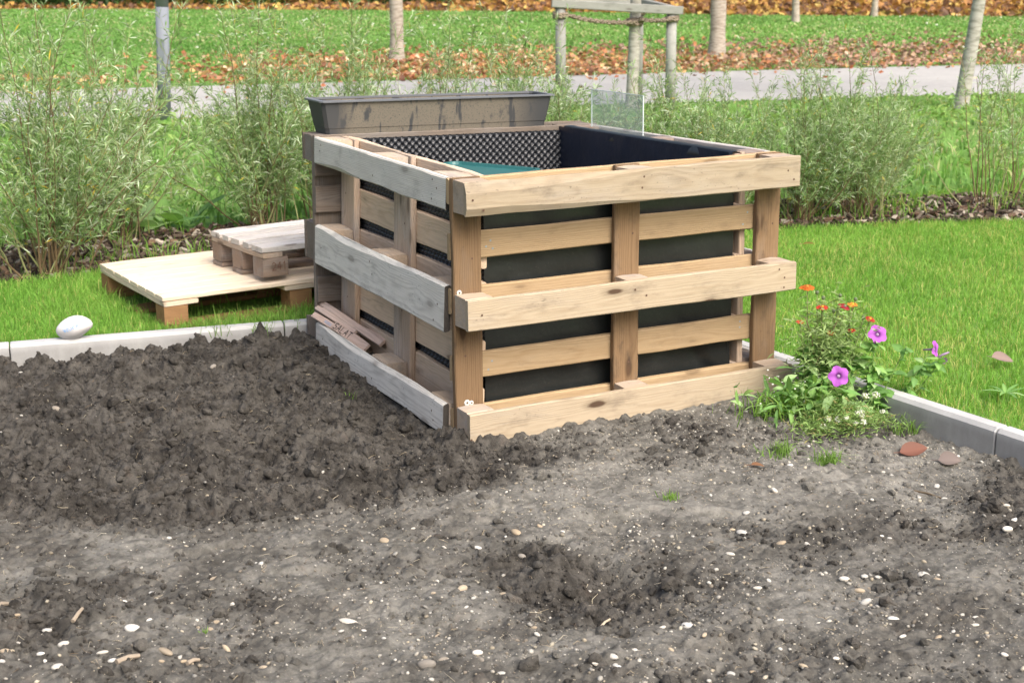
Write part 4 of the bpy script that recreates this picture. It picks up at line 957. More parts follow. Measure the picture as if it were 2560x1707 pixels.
# ------------------------------------------------------------------ willow shrubs
def willow(seed, H, spread, nst, dens=1.0, bare=.18, tall=2):
    r = np.random.default_rng(seed); mb = MB(); LP = []; LD = []; LL = []; LC = []
    stemc = np.array((.16, .11, .06)); newc = np.array((.34, .36, .16))
    for s in range(nst):
        az = r.uniform(0, 6.28); lean = abs(r.normal(0, .5)) * spread; L = H * r.uniform(.65, 1.05)
        if s < tall: L = H * r.uniform(1.12, 1.42); lean *= .4
        o = np.array((math.cos(az), math.sin(az), 0)); p = o * r.uniform(.0, .10) + np.array((r.normal(0, .04), r.normal(0, .04), 0))
        d = np.array((0, 0, 1.)) + o * lean * .7; d /= np.linalg.norm(d); pts = [p]; n = 14
        for i in range(n):
            d = d + o * lean * .05 * r.uniform(-.2, 1.2) + r.normal(0, .06, 3); d[2] += .015; d /= np.linalg.norm(d); p = p + d * (L / n); pts.append(p)
        pts = np.array(pts); rad = np.linspace(.0042, .0011, n + 1)
        mb.tube(pts, list(rad), 4, stemc * r.uniform(.7, 1.3) if s % 3 else newc * .7, cap=False)
        tw = []
        for i in range(int(n * bare) + 1, n + 1):
            for q in range(max(1, int(round(2.1 * dens + r.normal(0, .5))))):
                b = pts[i]; dd = (pts[i] - pts[i - 1]); dd /= np.linalg.norm(dd); u = r.normal(size=3); u -= dd * (u @ dd); u /= np.linalg.norm(u)
                td = dd * .75 + u * .8 + np.array((0, 0, .15)); td /= np.linalg.norm(td); tl = r.uniform(.10, .26) * (1.15 - .6 * i / n)
                tw.append((b, td, tl))
        tw.append((pts[-4], pts[-1] - pts[-4], 1.0))
        for b, td, tl in tw[:-1]:
            e = b + td * tl + np.array((0, 0, .02)); mb.tube([b, b + td * tl * .5, e], [.0012, .0009, .0006], 3, newc * r.uniform(.6, 1.0), cap=False)
            k = int(26 * dens * tl / .2) + 4; t = r.uniform(.1, 1.0, k)
            LP.append(b + td * (tl * t)[:, None] + np.array((0, 0, .02)) * t[:, None] ** 2)
            D = td * .75 + r.normal(0, .5, (k, 3)) + np.array((0, 0, .08)); LD.append(D)
            LL.append(r.uniform(.034, .066, k)); LC.append(np.full(k, r.random()))
        k = int(46 * dens); t = r.uniform(.45, 1, k); ii = t * n; i0 = np.minimum(ii.astype(int), n - 1)
        LP.append(pts[i0] * (1 - (ii - i0))[:, None] + pts[i0 + 1] * (ii - i0)[:, None])
        D = (pts[i0 + 1] - pts[i0]); D = D / np.linalg.norm(D, axis=1)[:, None] * .9 + r.normal(0, .5, (k, 3)); LD.append(D); LL.append(r.uniform(.035, .065, k)); LC.append(np.full(k, .8))
    P = np.concatenate(LP); D = np.concatenate(LD); D /= np.linalg.norm(D, axis=1)[:, None]; L = np.concatenate(LL); g = np.concatenate(LC); n = len(P)
    a = np.array((.26, .37, .165)); b = np.array((.48, .57, .41)); c = np.array((.15, .27, .085)); m = r.random(n)[:, None]
    col = np.where(m < .48, a, np.where(m < .70, b, c)) * (.75 + .5 * g[:, None]) * r.uniform(.8, 1.2, (n, 1))
    yl = r.random(n) < .012; col[yl] = (.55, .42, .05)
    V, F, C = leaf_cards(P, D, L, r.uniform(.0042, .0072, n), col, seed, .2, .12)
    return mb.mesh('stems', M_STEM), npmesh('foliage', V, [F], M_LEAF, C)
WIL = [willow(301, .92, 1.25, 36, .66, .16, 5), willow(302, .90, 1.15, 34, .66, .16, 6), willow(303, .74, 1.35, 36, .64, .16, 5), willow(304, .88, .95, 32, .66, .14, 6), willow(305, .95, 1.35, 10, .42, .40, 1)]
def shrub(x, y, k, rz, sc, label, grp='narrow leaved willow shrubs in the mulch strip'):
    o = tag(empty('willow_shrub', Matrix.Translation((x, y, GZ)) @ Matrix.Rotation(rz, 4, 'Z') @ Matrix.Scale(sc, 4)), label, 'shrub', grp)
    mobj('stem', WIL[k][0], o); mobj('foliage', WIL[k][1], o)
SH = [(-.70, 3.02, 0, 0, 1.05, 'bushy narrow leaved willow at the mulch edge left of the pallets'), (-1.15, 3.45, 1, 2, 1.0, 'willow shrub rising behind the leftmost bush with tall single shoots'),
      (-.25, 3.75, 3, 1, 1.0, 'willow shrub in front of the lamp post'), (.52, 3.70, 1, 4, 1.0, 'dark green willow behind the small grey pallet'), (.95, 3.75, 3, 5, 1.02, 'willow shrub between the grey pallet and the trough'),
      (1.55, 3.45, 0, 3, .92, 'willow shrub behind the middle of the trough'), (2.1, 3.5, 2, 2.2, 1.08, 'willow shrub behind the right end of the trough'), (2.75, 3.05, 2, 1, .92, 'willow shrub behind the acrylic pane'),
      (2.72, 2.62, 3, 3.3, .70, 'willow shrub close behind the right pallet corner'), (3.14, 2.48, 0, 5.2, .78, 'thick willow clump right of the bed with dense lower stems'), (3.50, 2.42, 1, 2.9, .80, 'willow clump with many upright thin stems at the lawn edge'),
      (4.28, 2.28, 4, 1.0, .92, 'sparse willow with few arching bare stems at the right'), (3.9, 2.85, 2, 4.4, .72, 'low willow behind the sparse arching one'), (4.75, 2.5, 4, 3.0, .85, 'sparse willow at the right edge of the picture')]
for s_ in SH: shrub(*s_)

# leafy weeds between the shrubs and the path
def weeds():
    r = np.random.default_rng(43); n = 11000
    x = r.uniform(-2.5, 9.5, n); y = r.uniform(3.2, 10, n) - .30 * x + .2
    dx = (x - CP.x) * rt.x + (y - CP.y) * rt.y; df = (x - CP.x) * .4509 + (y - CP.y) * .8926
    k = (np.abs(dx) < df * .37 + .3) & ~inpoly(x, y, PATH_N + PATH_F) & (sdpoly(x, y, MULCH) < .02) & (fbm(x, y, .7, 2, 141) > .40) & (df > 7.4); x, y = x[k], y[k]; n = len(x)
    th = r.uniform(0, 6.28, n); D = np.stack([np.cos(th), np.sin(th), r.uniform(.1, 1.4, n)], -1); D /= np.linalg.norm(D, axis=1)[:, None]
    c = np.array((.235, .36, .11)) * r.uniform(.55, 1.4, (n, 1)) + np.array((.05, .04, 0)) * r.random((n, 1))
    L = r.uniform(.05, .12, n) * np.where(x > 3.5, .7, 1)
    V, F, C = leaf_cards(np.stack([x, y, GZ + r.uniform(0, .06, n)], -1), D, L, L * r.uniform(.22, .5, n), c, 7, .4, .15)
    tag(mobj('weed_ground_cover', npmesh('weed_ground_cover', V, [F], M_LEAF, C)), 'lush green weeds between the shrubs and the path', kind='stuff')
    # tall blades at the foot of the shrubs
    n = 9000; x = r.uniform(-1.8, 6, n); y = r.uniform(2.9, 4.3, n) - .18 * x
    k = (fbm(x, y, .35, 2, 151) > .55) & ~((x > -.4) & (x < .75) & (y < 2.65)); x, y = x[k], y[k]; n = len(x)
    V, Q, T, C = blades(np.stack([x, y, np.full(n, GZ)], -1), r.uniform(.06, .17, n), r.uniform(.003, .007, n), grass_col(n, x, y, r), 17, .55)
    tag(mobj('rough_grass', npmesh('rough_grass', V, [Q, T], M_GRASS, C)), 'rough grass at the foot of the shrubs', kind='stuff')
weeds()

# ------------------------------------------------------------------ trees, stakes, lamp post
def bark(name, c1, c2):
    m = newmat(name); t = NT(m); tc = t.n('ShaderNodeTexCoord').outputs['Object']
    n = t.noise(t.scale(tc, (9, 9, 40)), 1.0, 4.0, .6); b = t.noise(tc, 5.0, 4.0)
    col = t.mix(t.ramp(n, .4, .68), c1, c2); col = t.mix(t.math('MULTIPLY', t.ramp(b, .55, .75), .4), col, (.16, .15, .10))
    t.out(col, .85, n, .5, .006, .2); return m
M_BARK = bark('smooth_grey_bark', (.42, .37, .32), (.24, .20, .17))
M_BARK2 = bark('pale_grey_bark', (.38, .37, .335), (.22, .215, .185))
def tree(x, y, rbase, H, lean, label, mat=M_BARK, seed=0, flare=1.25, crown=True):
    r = np.random.default_rng(seed); root = tag(empty('park_tree', Matrix.Translation((x, y, GZ))), label, 'tree', 'young trees in the park')
    mb = MB(); n = 22; pts = []; rad = []
    for i in range(n + 1):
        z = H * (i / n) ** 1.4 - .05; pts.append((lean[0] * z + .02 * math.sin(z * 1.7 + seed), lean[1] * z + .02 * math.sin(z * 1.3 + 2 * seed), z))
        rad.append(rbase * (1 + (flare - 1) * math.exp(-z / .12)) * (1 - .55 * z / H) * (1 + .02 * r.normal()))
    mb.tube(pts, rad, 14); mobj('trunk', mb.mesh('trunk', mat, True), root)
    if not crown: return root
    mb = MB(); P = []
    for k in range(14):
        i = r.integers(14, n); p = np.array(pts[i]); az = r.uniform(0, 6.28); d = np.array((math.cos(az), math.sin(az), r.uniform(.5, 1.2))); d /= np.linalg.norm(d); L = r.uniform(.9, 1.9)
        q = [p + d * L * t + np.array((0, 0, .12 * t * t)) for t in np.linspace(0, 1, 5)]
        mb.tube(q, list(np.linspace(rbase * .28, .008, 5)), 6)
        for t in (.45, .7, .95):
            b = p + d * L * t; P.append(b + r.normal(0, .32, (60, 3)))
    mobj('limb', mb.mesh('limb', mat, True), root)
    P = np.concatenate(P); n_ = len(P); D = r.normal(size=(n_, 3)); D[:, 2] -= .4; D /= np.linalg.norm(D, axis=1)[:, None]
    pal = np.array([(.30, .26, .04), (.18, .22, .04), (.45, .30, .05), (.38, .16, .04)]); c = pal[r.integers(0, 4, n_)] * r.uniform(.7, 1.2, (n_, 1))
    V, F, C = leaf_cards(P, D, r.uniform(.08, .13, n_), r.uniform(.05, .08, n_), c, seed, .3, .1)
    mobj('crown', npmesh('crown', V, [F], M_LEAF, C), root); return root
tree(6.13, 15.32, .098, 6.5, (.012, -.004), 'smooth grey trunk standing in the drift of orange leaves', M_BARK, 1)
tree(10.55, 14.05, .115, 6.8, (.035, .0), 'stout grey trunk right of the staked tree', M_BARK, 2)
tree(18.13, 22.08, .080, 6.0, (.010, 0), 'thin trunk farther off on the lawn, left of the thinnest one', M_BARK, 3)
tree(21.35, 23.32, .072, 6.0, (.035, 0), 'thinnest and farthest trunk at the edge of the golden leaf litter', M_BARK, 4)
tree(8.26, 6.68, .066, 5.5, (.085, -.02), 'slim pale trunk leaning right in front of the path', M_BARK2, 5, 1.15)
tree(5.49, 8.07, .056, 5.5, (.022, -.008), 'young pale trunk tied with rope between three stakes', M_BARK2, 6, 1.15)
def stakes():
    root = tag(empty('tree_support', Matrix.Translation((5.49, 8.07, GZ))), 'grey wooden three post tree support with rails and rope', 'tree support')
    loc = lambda x, y, z: Vector((x - 5.49, y - 8.07, z - GZ))
    pL, pR, pB = (4.80, 8.18), (5.80, 7.88), (5.90, 8.62)
    tops = {}
    for nm, (x, y), tz in (('l', pL, 1.04), ('r', pR, .97), ('b', pB, 1.04)):
        mb = MB(); mb.tube([loc(x, y, 0), loc(x, y, tz * .5), loc(x, y, tz)], [.05, .049, .047], 14)
        me = mb.mesh('post', W_POST, True); me.transform(Matrix.Rotation(math.pi / 2, 4, 'Y').inverted()) if False else None
        mobj('post', me, root); tops[nm] = (x, y)
    def rail(a, b, z0, z1, ext=.07, off=0.0, h=.075):
        p, q = loc(*a, z0), loc(*b, z1); d = (q - p).normalized(); p -= d * ext; q += d * ext
        s = Vector((d.y, -d.x, 0)).normalized(); u = s.cross(d)
        if u.z < 0: u = -u
        M4 = Matrix.Identity(4); o_ = p + s * off
        for i in range(3): M4[i][0] = d[i]; M4[i][1] = u[i]; M4[i][2] = s[i]; M4[i][3] = o_[i]
        _pl[0] += 1
        mobj('rail', plank_mesh((q - p).length, h, .048, W_POST, _pl[0], n=6, ch=.006), root, M4)
    rail(pL, pR, 1.02, .95, .09, .04); rail(pR, pB, .945, 1.0, .06, .03); rail(pL, pB, 1.04, 1.015, .06, -.03, .07)
    m = newmat('hemp_rope'); t = NT(m); tc = t.n('ShaderNodeTexCoord').outputs['Object']
    wv = t.n('ShaderNodeTexWave', _wave_type='BANDS', _bands_direction='DIAGONAL', Vector=tc, Scale=28.0, Distortion=.4).outputs[1]
    t.out(t.mix(wv, (.17, .13, .095), (.40, .34, .27)), .95, wv, .8, .01, .1)
    def rope(a, b, sag, r_=.019):
        a, b = loc(*a), loc(*b); mb = MB()
        # two twisted strands
        for ph in (0, math.pi):
            pts = []
            for i in range(61):
                s = i / 60; p = a.lerp(b, s) - Vector((0, 0, sag * 4 * s * (1 - s))); an = ph + s * (b - a).length / .055 * math.pi
                pts.append(p + Vector((0, math.sin(an), math.cos(an))) * r_ * .55)
            mb.tube(pts, r_ * .75, 6)
        mobj('rope', mb.mesh('rope', m, True), root)
    def coil(c, rad, z, turns, r_=.016):
        mb = MB(); pts = [loc(c[0] + rad * math.cos(a), c[1] + rad * math.sin(a), z + a / 6.283 * .022) for a in np.linspace(0, 6.283 * turns, int(18 * turns))]
        mb.tube(pts, r_, 6); mobj('rope', mb.mesh('rope', m, True), root)
    tx, ty = 5.515, 8.06
    rope((4.85, 8.14, .92), (tx - .04, ty - .07, .85), .03); rope((tx, ty - .08, .87), (5.77, 7.82, .87), .012); rope((tx + .02, ty + .07, .85), (5.88, 8.6, .90), .02)
    coil(pL, .062, .89, 2.5); coil(pR, .060, .845, 2.2); coil((tx, ty), .068, .81, 3.0); coil(pB, .06, .88, 2)
stakes()
def lamp():
    root = tag(empty('lamp_post', Matrix.Translation((1.49, 9.64, GZ)) @ Matrix.Rotation(.045, 4, (.4509, .8926, 0))), 'slim blue grey metal lamp post behind the left shrubs', 'lamp post')
    m = simple('grey_painted_steel', (.185, .205, .24), .65, .2, 3, .08)
    mb = MB(); mb.tube([(0, 0, 0), (0, 0, 1.0)], [.060, .0585], 24); mobj('pole', mb.mesh('pole', m, True), root)
    mb = MB(); mb.tube([(0, 0, 1.0), (0, 0, 4.2)], [.0575, .040], 24); mobj('upper_pole', mb.mesh('upper_pole', m, True), root)
    mb = MB(); mb.box(-.030, .030, -.0600, -.050, .22, .60); o = mobj('service_door', mb.mesh('service_door', m), root, Matrix.Rotation(-.55, 4, 'Z') @ Matrix.Translation((0, .001, .12)))
    mb = MB(); mb.tube([(0, 0, 4.2), (0, 0, 4.24), (0, 0, 4.40), (0, 0, 4.44)], [.05, .22, .24, .04], 20); mobj('lamp_head', mb.mesh('lamp_head', m, True), root)
lamp()

# ------------------------------------------------------------------ far hedge
def hedge():
    r = np.random.default_rng(63)
    od = ['leftmost', 'second from the left', 'third from the left', 'fourth from the left', 'middle', 'fourth from the right', 'third from the right', 'second from the right', 'rightmost']
    for i, (x, y, s) in enumerate(((1.2, 52.5, 2.4), (5.2, 48.8, 2.4), (9.0, 45.6, 2.4), (13.2, 42.6, 2.4), (17.6, 40.2, 2.5), (23, 39.2, 2.2), (27.6, 35.8, 2.4), (32.0, 31.6, 2.4), (36.5, 27.5, 2.2))):
        root = tag(empty('hedge_bush', Matrix.Translation((x, y, GZ))), f'dark bush of the far hedge beyond the leaf litter, {od[i]}', 'bush', 'bushes of the far hedge')
        n = 5200; d = r.normal(size=(n, 3)); d /= np.linalg.norm(d, axis=1)[:, None]; rad = s * r.uniform(.55, 1.0, n) ** .5
        P = d * rad[:, None] * np.array((1.25, 1.0, .85)); P += .35 * np.sin(P[:, [1, 2, 0]] * 2.3 + i); P[:, 2] = np.abs(P[:, 2] + s * .30)
        D = d + r.normal(0, .6, (n, 3)); D /= np.linalg.norm(D, axis=1)[:, None]
        c = np.array((.045, .10, .022)) * r.uniform(.5, 1.6, (n, 1))
        if i in (3, 6): c = np.where(r.random((n, 1)) < .4, np.array((.35, .28, .04)), c)
        V, F, C = leaf_cards(P, D, r.uniform(.14, .28, n), r.uniform(.08, .16, n), c, 70 + i, .3, .1)
        mobj('foliage', npmesh('foliage', V, [F], M_LEAF, C), root)
        mb = MB()
        for k in range(5): a = r.uniform(0, 6.28); mb.tube([(.15 * math.cos(a), .15 * math.sin(a), 0), (.5 * math.cos(a), .5 * math.sin(a), s * .9)], [.06, .02], 6)
        mobj('stem', mb.mesh('stem', M_BARK), root)
hedge()

# ------------------------------------------------------------------ flowers at the right corner
def leafmesh(L, Wd, c, seed, curl=.3, n=6, sharp=1.0, cup=.25):
    r = np.random.default_rng(seed); V = []; F = []
    for i in range(n + 1):
        t = i / n; w_ = Wd * .5 * (math.sin(math.pi * min(1, t ** .8 * .98 + .02)) ** sharp) if i < n else 0
        x = L * t; z = -curl * L * t * t
        V += [(x, -w_, z + cup * w_), (x, 0, z), (x, w_, z + cup * w_)]
    F = [(i * 3 + k, i * 3 + k + 1, i * 3 + 4 + k, i * 3 + 3 + k) for i in range(n) for k in range(2)]
    C = np.tile(np.asarray(c), (len(V), 1)); C[1::3] = C[1::3] * 1.25 + .01
    return npmesh('leaf', np.array(V), [F], M_LEAF, C, True)
def aim(p, d, roll=0.0, sc=1.0):
    d = Vector(d).normalized(); s = Vector((0, 0, 1)).cross(d)
    s = s.normalized() if s.length > 1e-4 else Vector((0, 1, 0)); u = d.cross(s)
    M4 = Matrix.Identity(4)
    for i in range(3): M4[i][0] = d[i] * sc; M4[i][1] = s[i] * sc; M4[i][2] = u[i] * sc; M4[i][3] = p[i]
    return M4 @ Matrix.Rotation(roll, 4, 'X')
GRN = [(.17, .34, .09), (.23, .41, .11), (.13, .26, .075), (.30, .45, .19)]
LEAFS = [leafmesh(1, .52, GRN[i % 4], 500 + i, .15 + .1 * i, 6, .9) for i in range(4)]
SLIM = [leafmesh(1, .18, GRN[i % 4], 510 + i, .2 + .1 * i, 5, .8) for i in range(4)]
def stem_part(root, paths, c=(.14, .22, .06), rad=.0022, name='stem'):
    mb = MB()
    for p in paths:
        n = len(p); mb.tube(p, list(np.linspace(rad, rad * .7, n)), 6, c)
    return mobj(name, mb.mesh(name, M_STEM, True), root)
def curve(a, b, bow, n=6):
    a, b, bow = np.array(a, float), np.array(b, float), np.array(bow, float)
    return [tuple(a * (1 - t) + b * t + bow * 4 * t * (1 - t)) for t in np.linspace(0, 1, n)]
def bloom_zinnia(parent, p, r_, col, cen, tilt=(0, 0)):
    M4 = Matrix.Translation(p) @ Euler((tilt[0], tilt[1], 0)).to_matrix().to_4x4()
    mb = MB(); rs = np.random.default_rng(int(abs(p[0] * 1e4)) % 999)
    for row, (k, dr, rr) in enumerate(((12, .12, 1.0), (9, .35, .72))):
        for i in range(k):
            a = 2 * math.pi * (i + .5 * row) / k + rs.normal(0, .06); c_, s_ = math.cos(a), math.sin(a); R_ = r_ * rr * rs.uniform(.9, 1.08); wv = R_ * .26; h = dr * R_
            pr = [(.15, .25, 0), (.6, 1, h), (.95, .8, h * .9 - .1 * R_), (1.0, .1, h * .7 - .13 * R_)]
            V = []
            for t, wk, z in pr:
                for sg in (-1, 1): V.append((c_ * R_ * t - s_ * wv * wk * sg, s_ * R_ * t + c_ * wv * wk * sg, z))
            mb.add(V, [(0, 1, 3, 2), (2, 3, 5, 4), (4, 5, 7, 6)], np.array(col) * rs.uniform(.75, 1.2))
    o = mobj('flower', mb.mesh('flower', M_PETAL, True), parent, M4)
    mb = MB(); V = ICO1[0] * np.array((.3, .3, .24)) * r_ + np.array((0, 0, .15 * r_)); mb.add(V, [tuple(f) for f in ICO1[1]], cen)
    mobj('flower_center', mb.mesh('flower_center', M_PETAL, True), o)
zb = Vector((1.15, -.165, 0))
zn = tag(empty('zinnia_plant', Matrix.Translation(zb)), 'tall bushy plant with small orange and dark red zinnia flowers', 'flower')
ZF = [((1.165, -.104, .386), .021, (.60, .16, .03), (.5, .25, .05)), ((1.201, -.14, .324), .016, (.55, .06, .04), (.7, .45, .05)), ((1.265, -.173, .325), .017, (.33, .03, .045), (.25, .28, .2)), ((1.289, -.183, .332), .013, (.75, .28, .05), (.8, .5, .06)),
      ((1.334, -.219, .286), .013, (.38, .05, .03), (.85, .55, .05)), ((1.219, -.173, .243), .014, (.55, .09, .04), (.75, .35, .05)), ((1.276, -.2, .251), .011, (.36, .04, .03), (.8, .45, .05)), ((1.13, -.118, .279), .010, (.62, .14, .07), (.3, .2, .06))]
BUD = [(1.192, -.122, .371), (1.207, -.135, .354), (1.257, -.158, .361), (1.3, -.183, .349), (1.322, -.20, .288), (1.24, -.15, .31)]
paths = []
rz = np.random.default_rng(71)
for p, *_ in ZF + [(b,) for b in BUD]:
    q = Vector(p) - zb; b0 = Vector((q.x * .25 + rz.normal(0, .012), q.y * .25 + rz.normal(0, .012), 0))
    paths.append(curve(b0, q, (q.x * .12, 0, .0)))
stem_part(zn, paths, (.16, .20, .07), .0024)
stem_part(zn, [curve((0, 0, .08), (-.02, .02, .30), (.02, 0, 0)), curve((0, 0, .10), (.09, -.02, .30), (-.01, 0, 0)), curve((.0, 0, .1), (.03, .03, .26), (.02, 0, 0))], (.13, .08, .05), .002)
for k, (p, rr, c, cen) in enumerate(ZF): bloom_zinnia(zn, Vector(p) - zb, rr * 1.25, c, cen, (rz.normal(.35, .2), rz.normal(-.1, .2)))
for b in BUD:
    mb = MB(); mb.add(ICO2[0] * np.array((.0065, .0065, .007)), [tuple(f) for f in ICO2[1]], (.17, .22, .12)); mobj('bud', mb.mesh('bud', M_LEAF, True), zn, Matrix.Translation(Vector(b) - zb))
for pth in paths:
    for k in range(30):
        i = rz.integers(0, 5) if k % 2 else rz.integers(0, 3); t = rz.random(); b = Vector(pth[i]).lerp(Vector(pth[i + 1]), t)
        az = rz.uniform(0, 6.28); low = b.z < .2
        mobj('leaf', (LEAFS if low else SLIM)[rz.integers(0, 4)], zn, aim(b, (math.cos(az), math.sin(az), rz.uniform(-.2, .5)), rz.normal(0, .4), rz.uniform(.035, .075) if low else rz.uniform(.02, .045)))
# pale dry bracts and thin tangle
n = 2300; P = rz.normal(0, 1, (n, 3)) * np.array((.062, .045, .070)) + np.array((.07, .0, .200)); D = rz.normal(size=(n, 3)); D[:, 2] *= .5; D /= np.linalg.norm(D, axis=1)[:, None]
c = np.array((.30, .42, .16)) * rz.uniform(.5, 1.2, (n, 1))
V, F, C = leaf_cards(P, D, rz.uniform(.014, .038, n), rz.uniform(.003, .008, n), c, 81, .2, .1)
o = mobj('foliage', npmesh('foliage', V, [F], M_LEAF, C), zn); o['kind'] = 'stuff'; o['label'] = 'pale dry bracts and thin leaflets'

def bloom_petunia(parent, p, r_, face, col=(.50, .13, .62), tube=True, squash=1.0):
    d = Vector(face).normalized(); M4 = Matrix.Translation(p) @ d.to_track_quat('Z', 'Y').to_matrix().to_4x4()
    mb = MB(); n = 30; V = []; C = []
    for j, (t, z) in enumerate(((.10, -.25), (.16, -.04), (.45, .03), (.8, .05), (1.0, .02))):
        for k in range(n):
            a = 2 * math.pi * k / n; lobe = 1 - .20 * t * abs(math.cos(2.5 * a)) ** 3 if t > .3 else 1
            V.append((r_ * t * lobe * math.cos(a), r_ * t * lobe * math.sin(a) * squash, r_ * (z + .10 * t * math.sin(5 * a + 1) * (t > .5))))
            C.append(np.array((.10, .015, .14)) if t < .2 else np.array(col) * (.82 if t < .5 else 1.05 - .12 * (abs(math.sin(2.5 * a)) > .95)))
    F = [(j * n + k, j * n + (k + 1) % n, (j + 1) * n + (k + 1) % n, (j + 1) * n + k) for j in range(4) for k in range(n)]
    mb.add(V, F, np.array(C)); o = mobj('flower', mb.mesh('flower', M_PETAL, True), parent, M4)
    if tube:
        mb = MB(); mb.tube([(0, 0, -.04 * r_), (0, 0, -.5 * r_), (0, 0, -1.3 * r_)], [r_ * .22, r_ * .13, r_ * .06], 8, (.42, .30, .46)); mobj('flower_tube', mb.mesh('flower_tube', M_PETAL, True), o)
pb_ = Vector((1.30, -.30, 0))
pt = tag(empty('petunia_plant', Matrix.Translation(pb_)), 'sprawling petunia with purple trumpet flowers leaning over the kerb', 'flower')
tocam = Vector((-.45, -.86, .25))
PF = [((1.353, -.237, .237), .033, tocam + Vector((.1, 0, .3))), ((1.109, -.348, .157), .034, tocam), ((1.514, -.332, .188), .031, Vector((.45, -.75, .15)))]
paths = [curve((.0, 0, 0), Vector((1.353, -.230, .215)) - pb_, (-.01, .0, .02)), curve((-.02, 0, 0), Vector((1.112, -.342, .13)) - pb_, (.0, -.02, -.02)), curve((.02, 0, .0), Vector((1.49, -.330, .178)) - pb_, (.0, 0, -.03), 8),
         curve((.02, 0, .0), Vector((1.52, -.35, .158)) - pb_, (.02, 0, -.03), 8), curve((.0, 0, 0), Vector((1.43, -.29, .20)) - pb_, (0, 0, .0)), curve((.0, 0, 0), Vector((1.33, -.25, .15)) - pb_, (0, 0, .02))]
stem_part(pt, paths, (.16, .26, .07), .0024)
for p, rr, f in PF: bloom_petunia(pt, Vector(p) - pb_, rr, f)
bloom_petunia(pt, Vector((1.538, -.353, .152)) - pb_, .019, (.7, -.3, -.5), (.40, .22, .46), True, .6)
mb = MB(); mb.tube([(1.515, -.345, .165), (1.535, -.352, .174), (1.553, -.354, .178)], [.002, .0045, .003], 8, (.36, .26, .40)); me = mb.mesh('bud', M_PETAL, True); me.transform(Matrix.Translation(-pb_)); mobj('bud', me, pt)
rp = np.random.default_rng(73)
for (p, s, d) in [((1.302, -.285, .075), .052, (-.1, -.5, -.75)), ((1.409, -.319, .085), .046, (.2, -.4, -.75)), ((1.466, -.338, .10), .036, (.4, -.3, -.7)), ((1.09, -.345, .095), .056, (-.8, -.3, -.35)), ((1.12, -.36, .11), .055, (.75, -.5, -.1)), ((1.11, -.37, .10), .048, (.1, -.5, -.9)), ((1.11, -.35, .11), .045, (-.5, .3, .3))]:
    mobj('leaf', LEAFS[rp.integers(0, 4)], pt, aim(Vector(p) - pb_, d, rp.normal(0, .2), s * 1.15))
for pth in paths:
    for k in range(36):
        i = rp.integers(0, len(pth) - 1); b = Vector(pth[i]).lerp(Vector(pth[i + 1]), rp.random()); az = rp.uniform(0, 6.28)
        mobj('leaf', LEAFS[rp.integers(0, 4)], pt, aim(b, (math.cos(az), math.sin(az), rp.uniform(-.3, .6)), rp.normal(0, .4), rp.uniform(.028, .056)))
# alyssum cushion
ab = Vector((1.10, -.37, -.01))
al = tag(empty('alyssum_plant', Matrix.Translation(ab)), 'low cushion of sweet alyssum with small white flower clusters', 'flower')
n = 3600; P = rp.normal(0, 1, (n, 3)) * np.array((.085, .055, .0)) + np.array((.01, .01, 0)); hgt = .085 * np.exp(-(P[:, 0] / .14) ** 2); P[:, 2] = np.abs(rp.normal(0, .5, n)) * hgt + .004
D = rp.normal(size=(n, 3)); D[:, 2] = np.abs(D[:, 2]) * .8; D /= np.linalg.norm(D, axis=1)[:, None]
c = np.array((.23, .36, .11)) * rp.uniform(.5, 1.4, (n, 1)); c[rp.random(n) < .12] = (.36, .33, .14)
V, F, C = leaf_cards(P, D, rp.uniform(.014, .036, n), rp.uniform(.0025, .005, n), c, 83, .2, .15)
mobj('foliage', npmesh('foliage', V, [F], M_LEAF, C), al)['kind'] = 'stuff'
ALY = [(1.095, -.402, .030), (1.12, -.419, .015), (1.14, -.428, .018), (1.045, -.377, .028), (1.127, -.414, .045), (1.141, -.42, .048), (1.199, -.448, .049), (1.029, -.378, .006), (1.073, -.392, .026), (1.186, -.427, .098), (1.17, -.40, .09), (1.155, -.40, .03)]
paths = []
for p in ALY:
    q = Vector(p) - ab + Vector((-.004, -.012, .008)); mb = MB(); rs_ = .0135
    for k in range(46):
        d = rp.normal(size=3); d[2] = abs(d[2]); d /= np.linalg.norm(d); b = np.array((0, 0, 0)) + d * rs_ * rp.uniform(.75, 1); u = np.cross(d, rp.normal(size=3)); u /= np.linalg.norm(u); v_ = np.cross(d, u); s = .0026
        mb.add([b + u * s, b + v_ * s, b - u * s, b - v_ * s], [(0, 1, 2, 3)], np.array((.84, .84, .80)) * rp.uniform(.85, 1))
    mb.add(ICO1[0] * rs_ * .6, [tuple(f) for f in ICO1[1]], (.45, .52, .25))
    mobj('flower', mb.mesh('flower', M_PETAL), al, Matrix.Translation(q) @ Matrix.Scale(rp.uniform(.8, 1.15), 4)); paths.append(curve((q.x * .6, q.y * .6 + .01, .0), q, (0, 0, .01), 4))
stem_part(al, paths, (.2, .26, .09), .001)
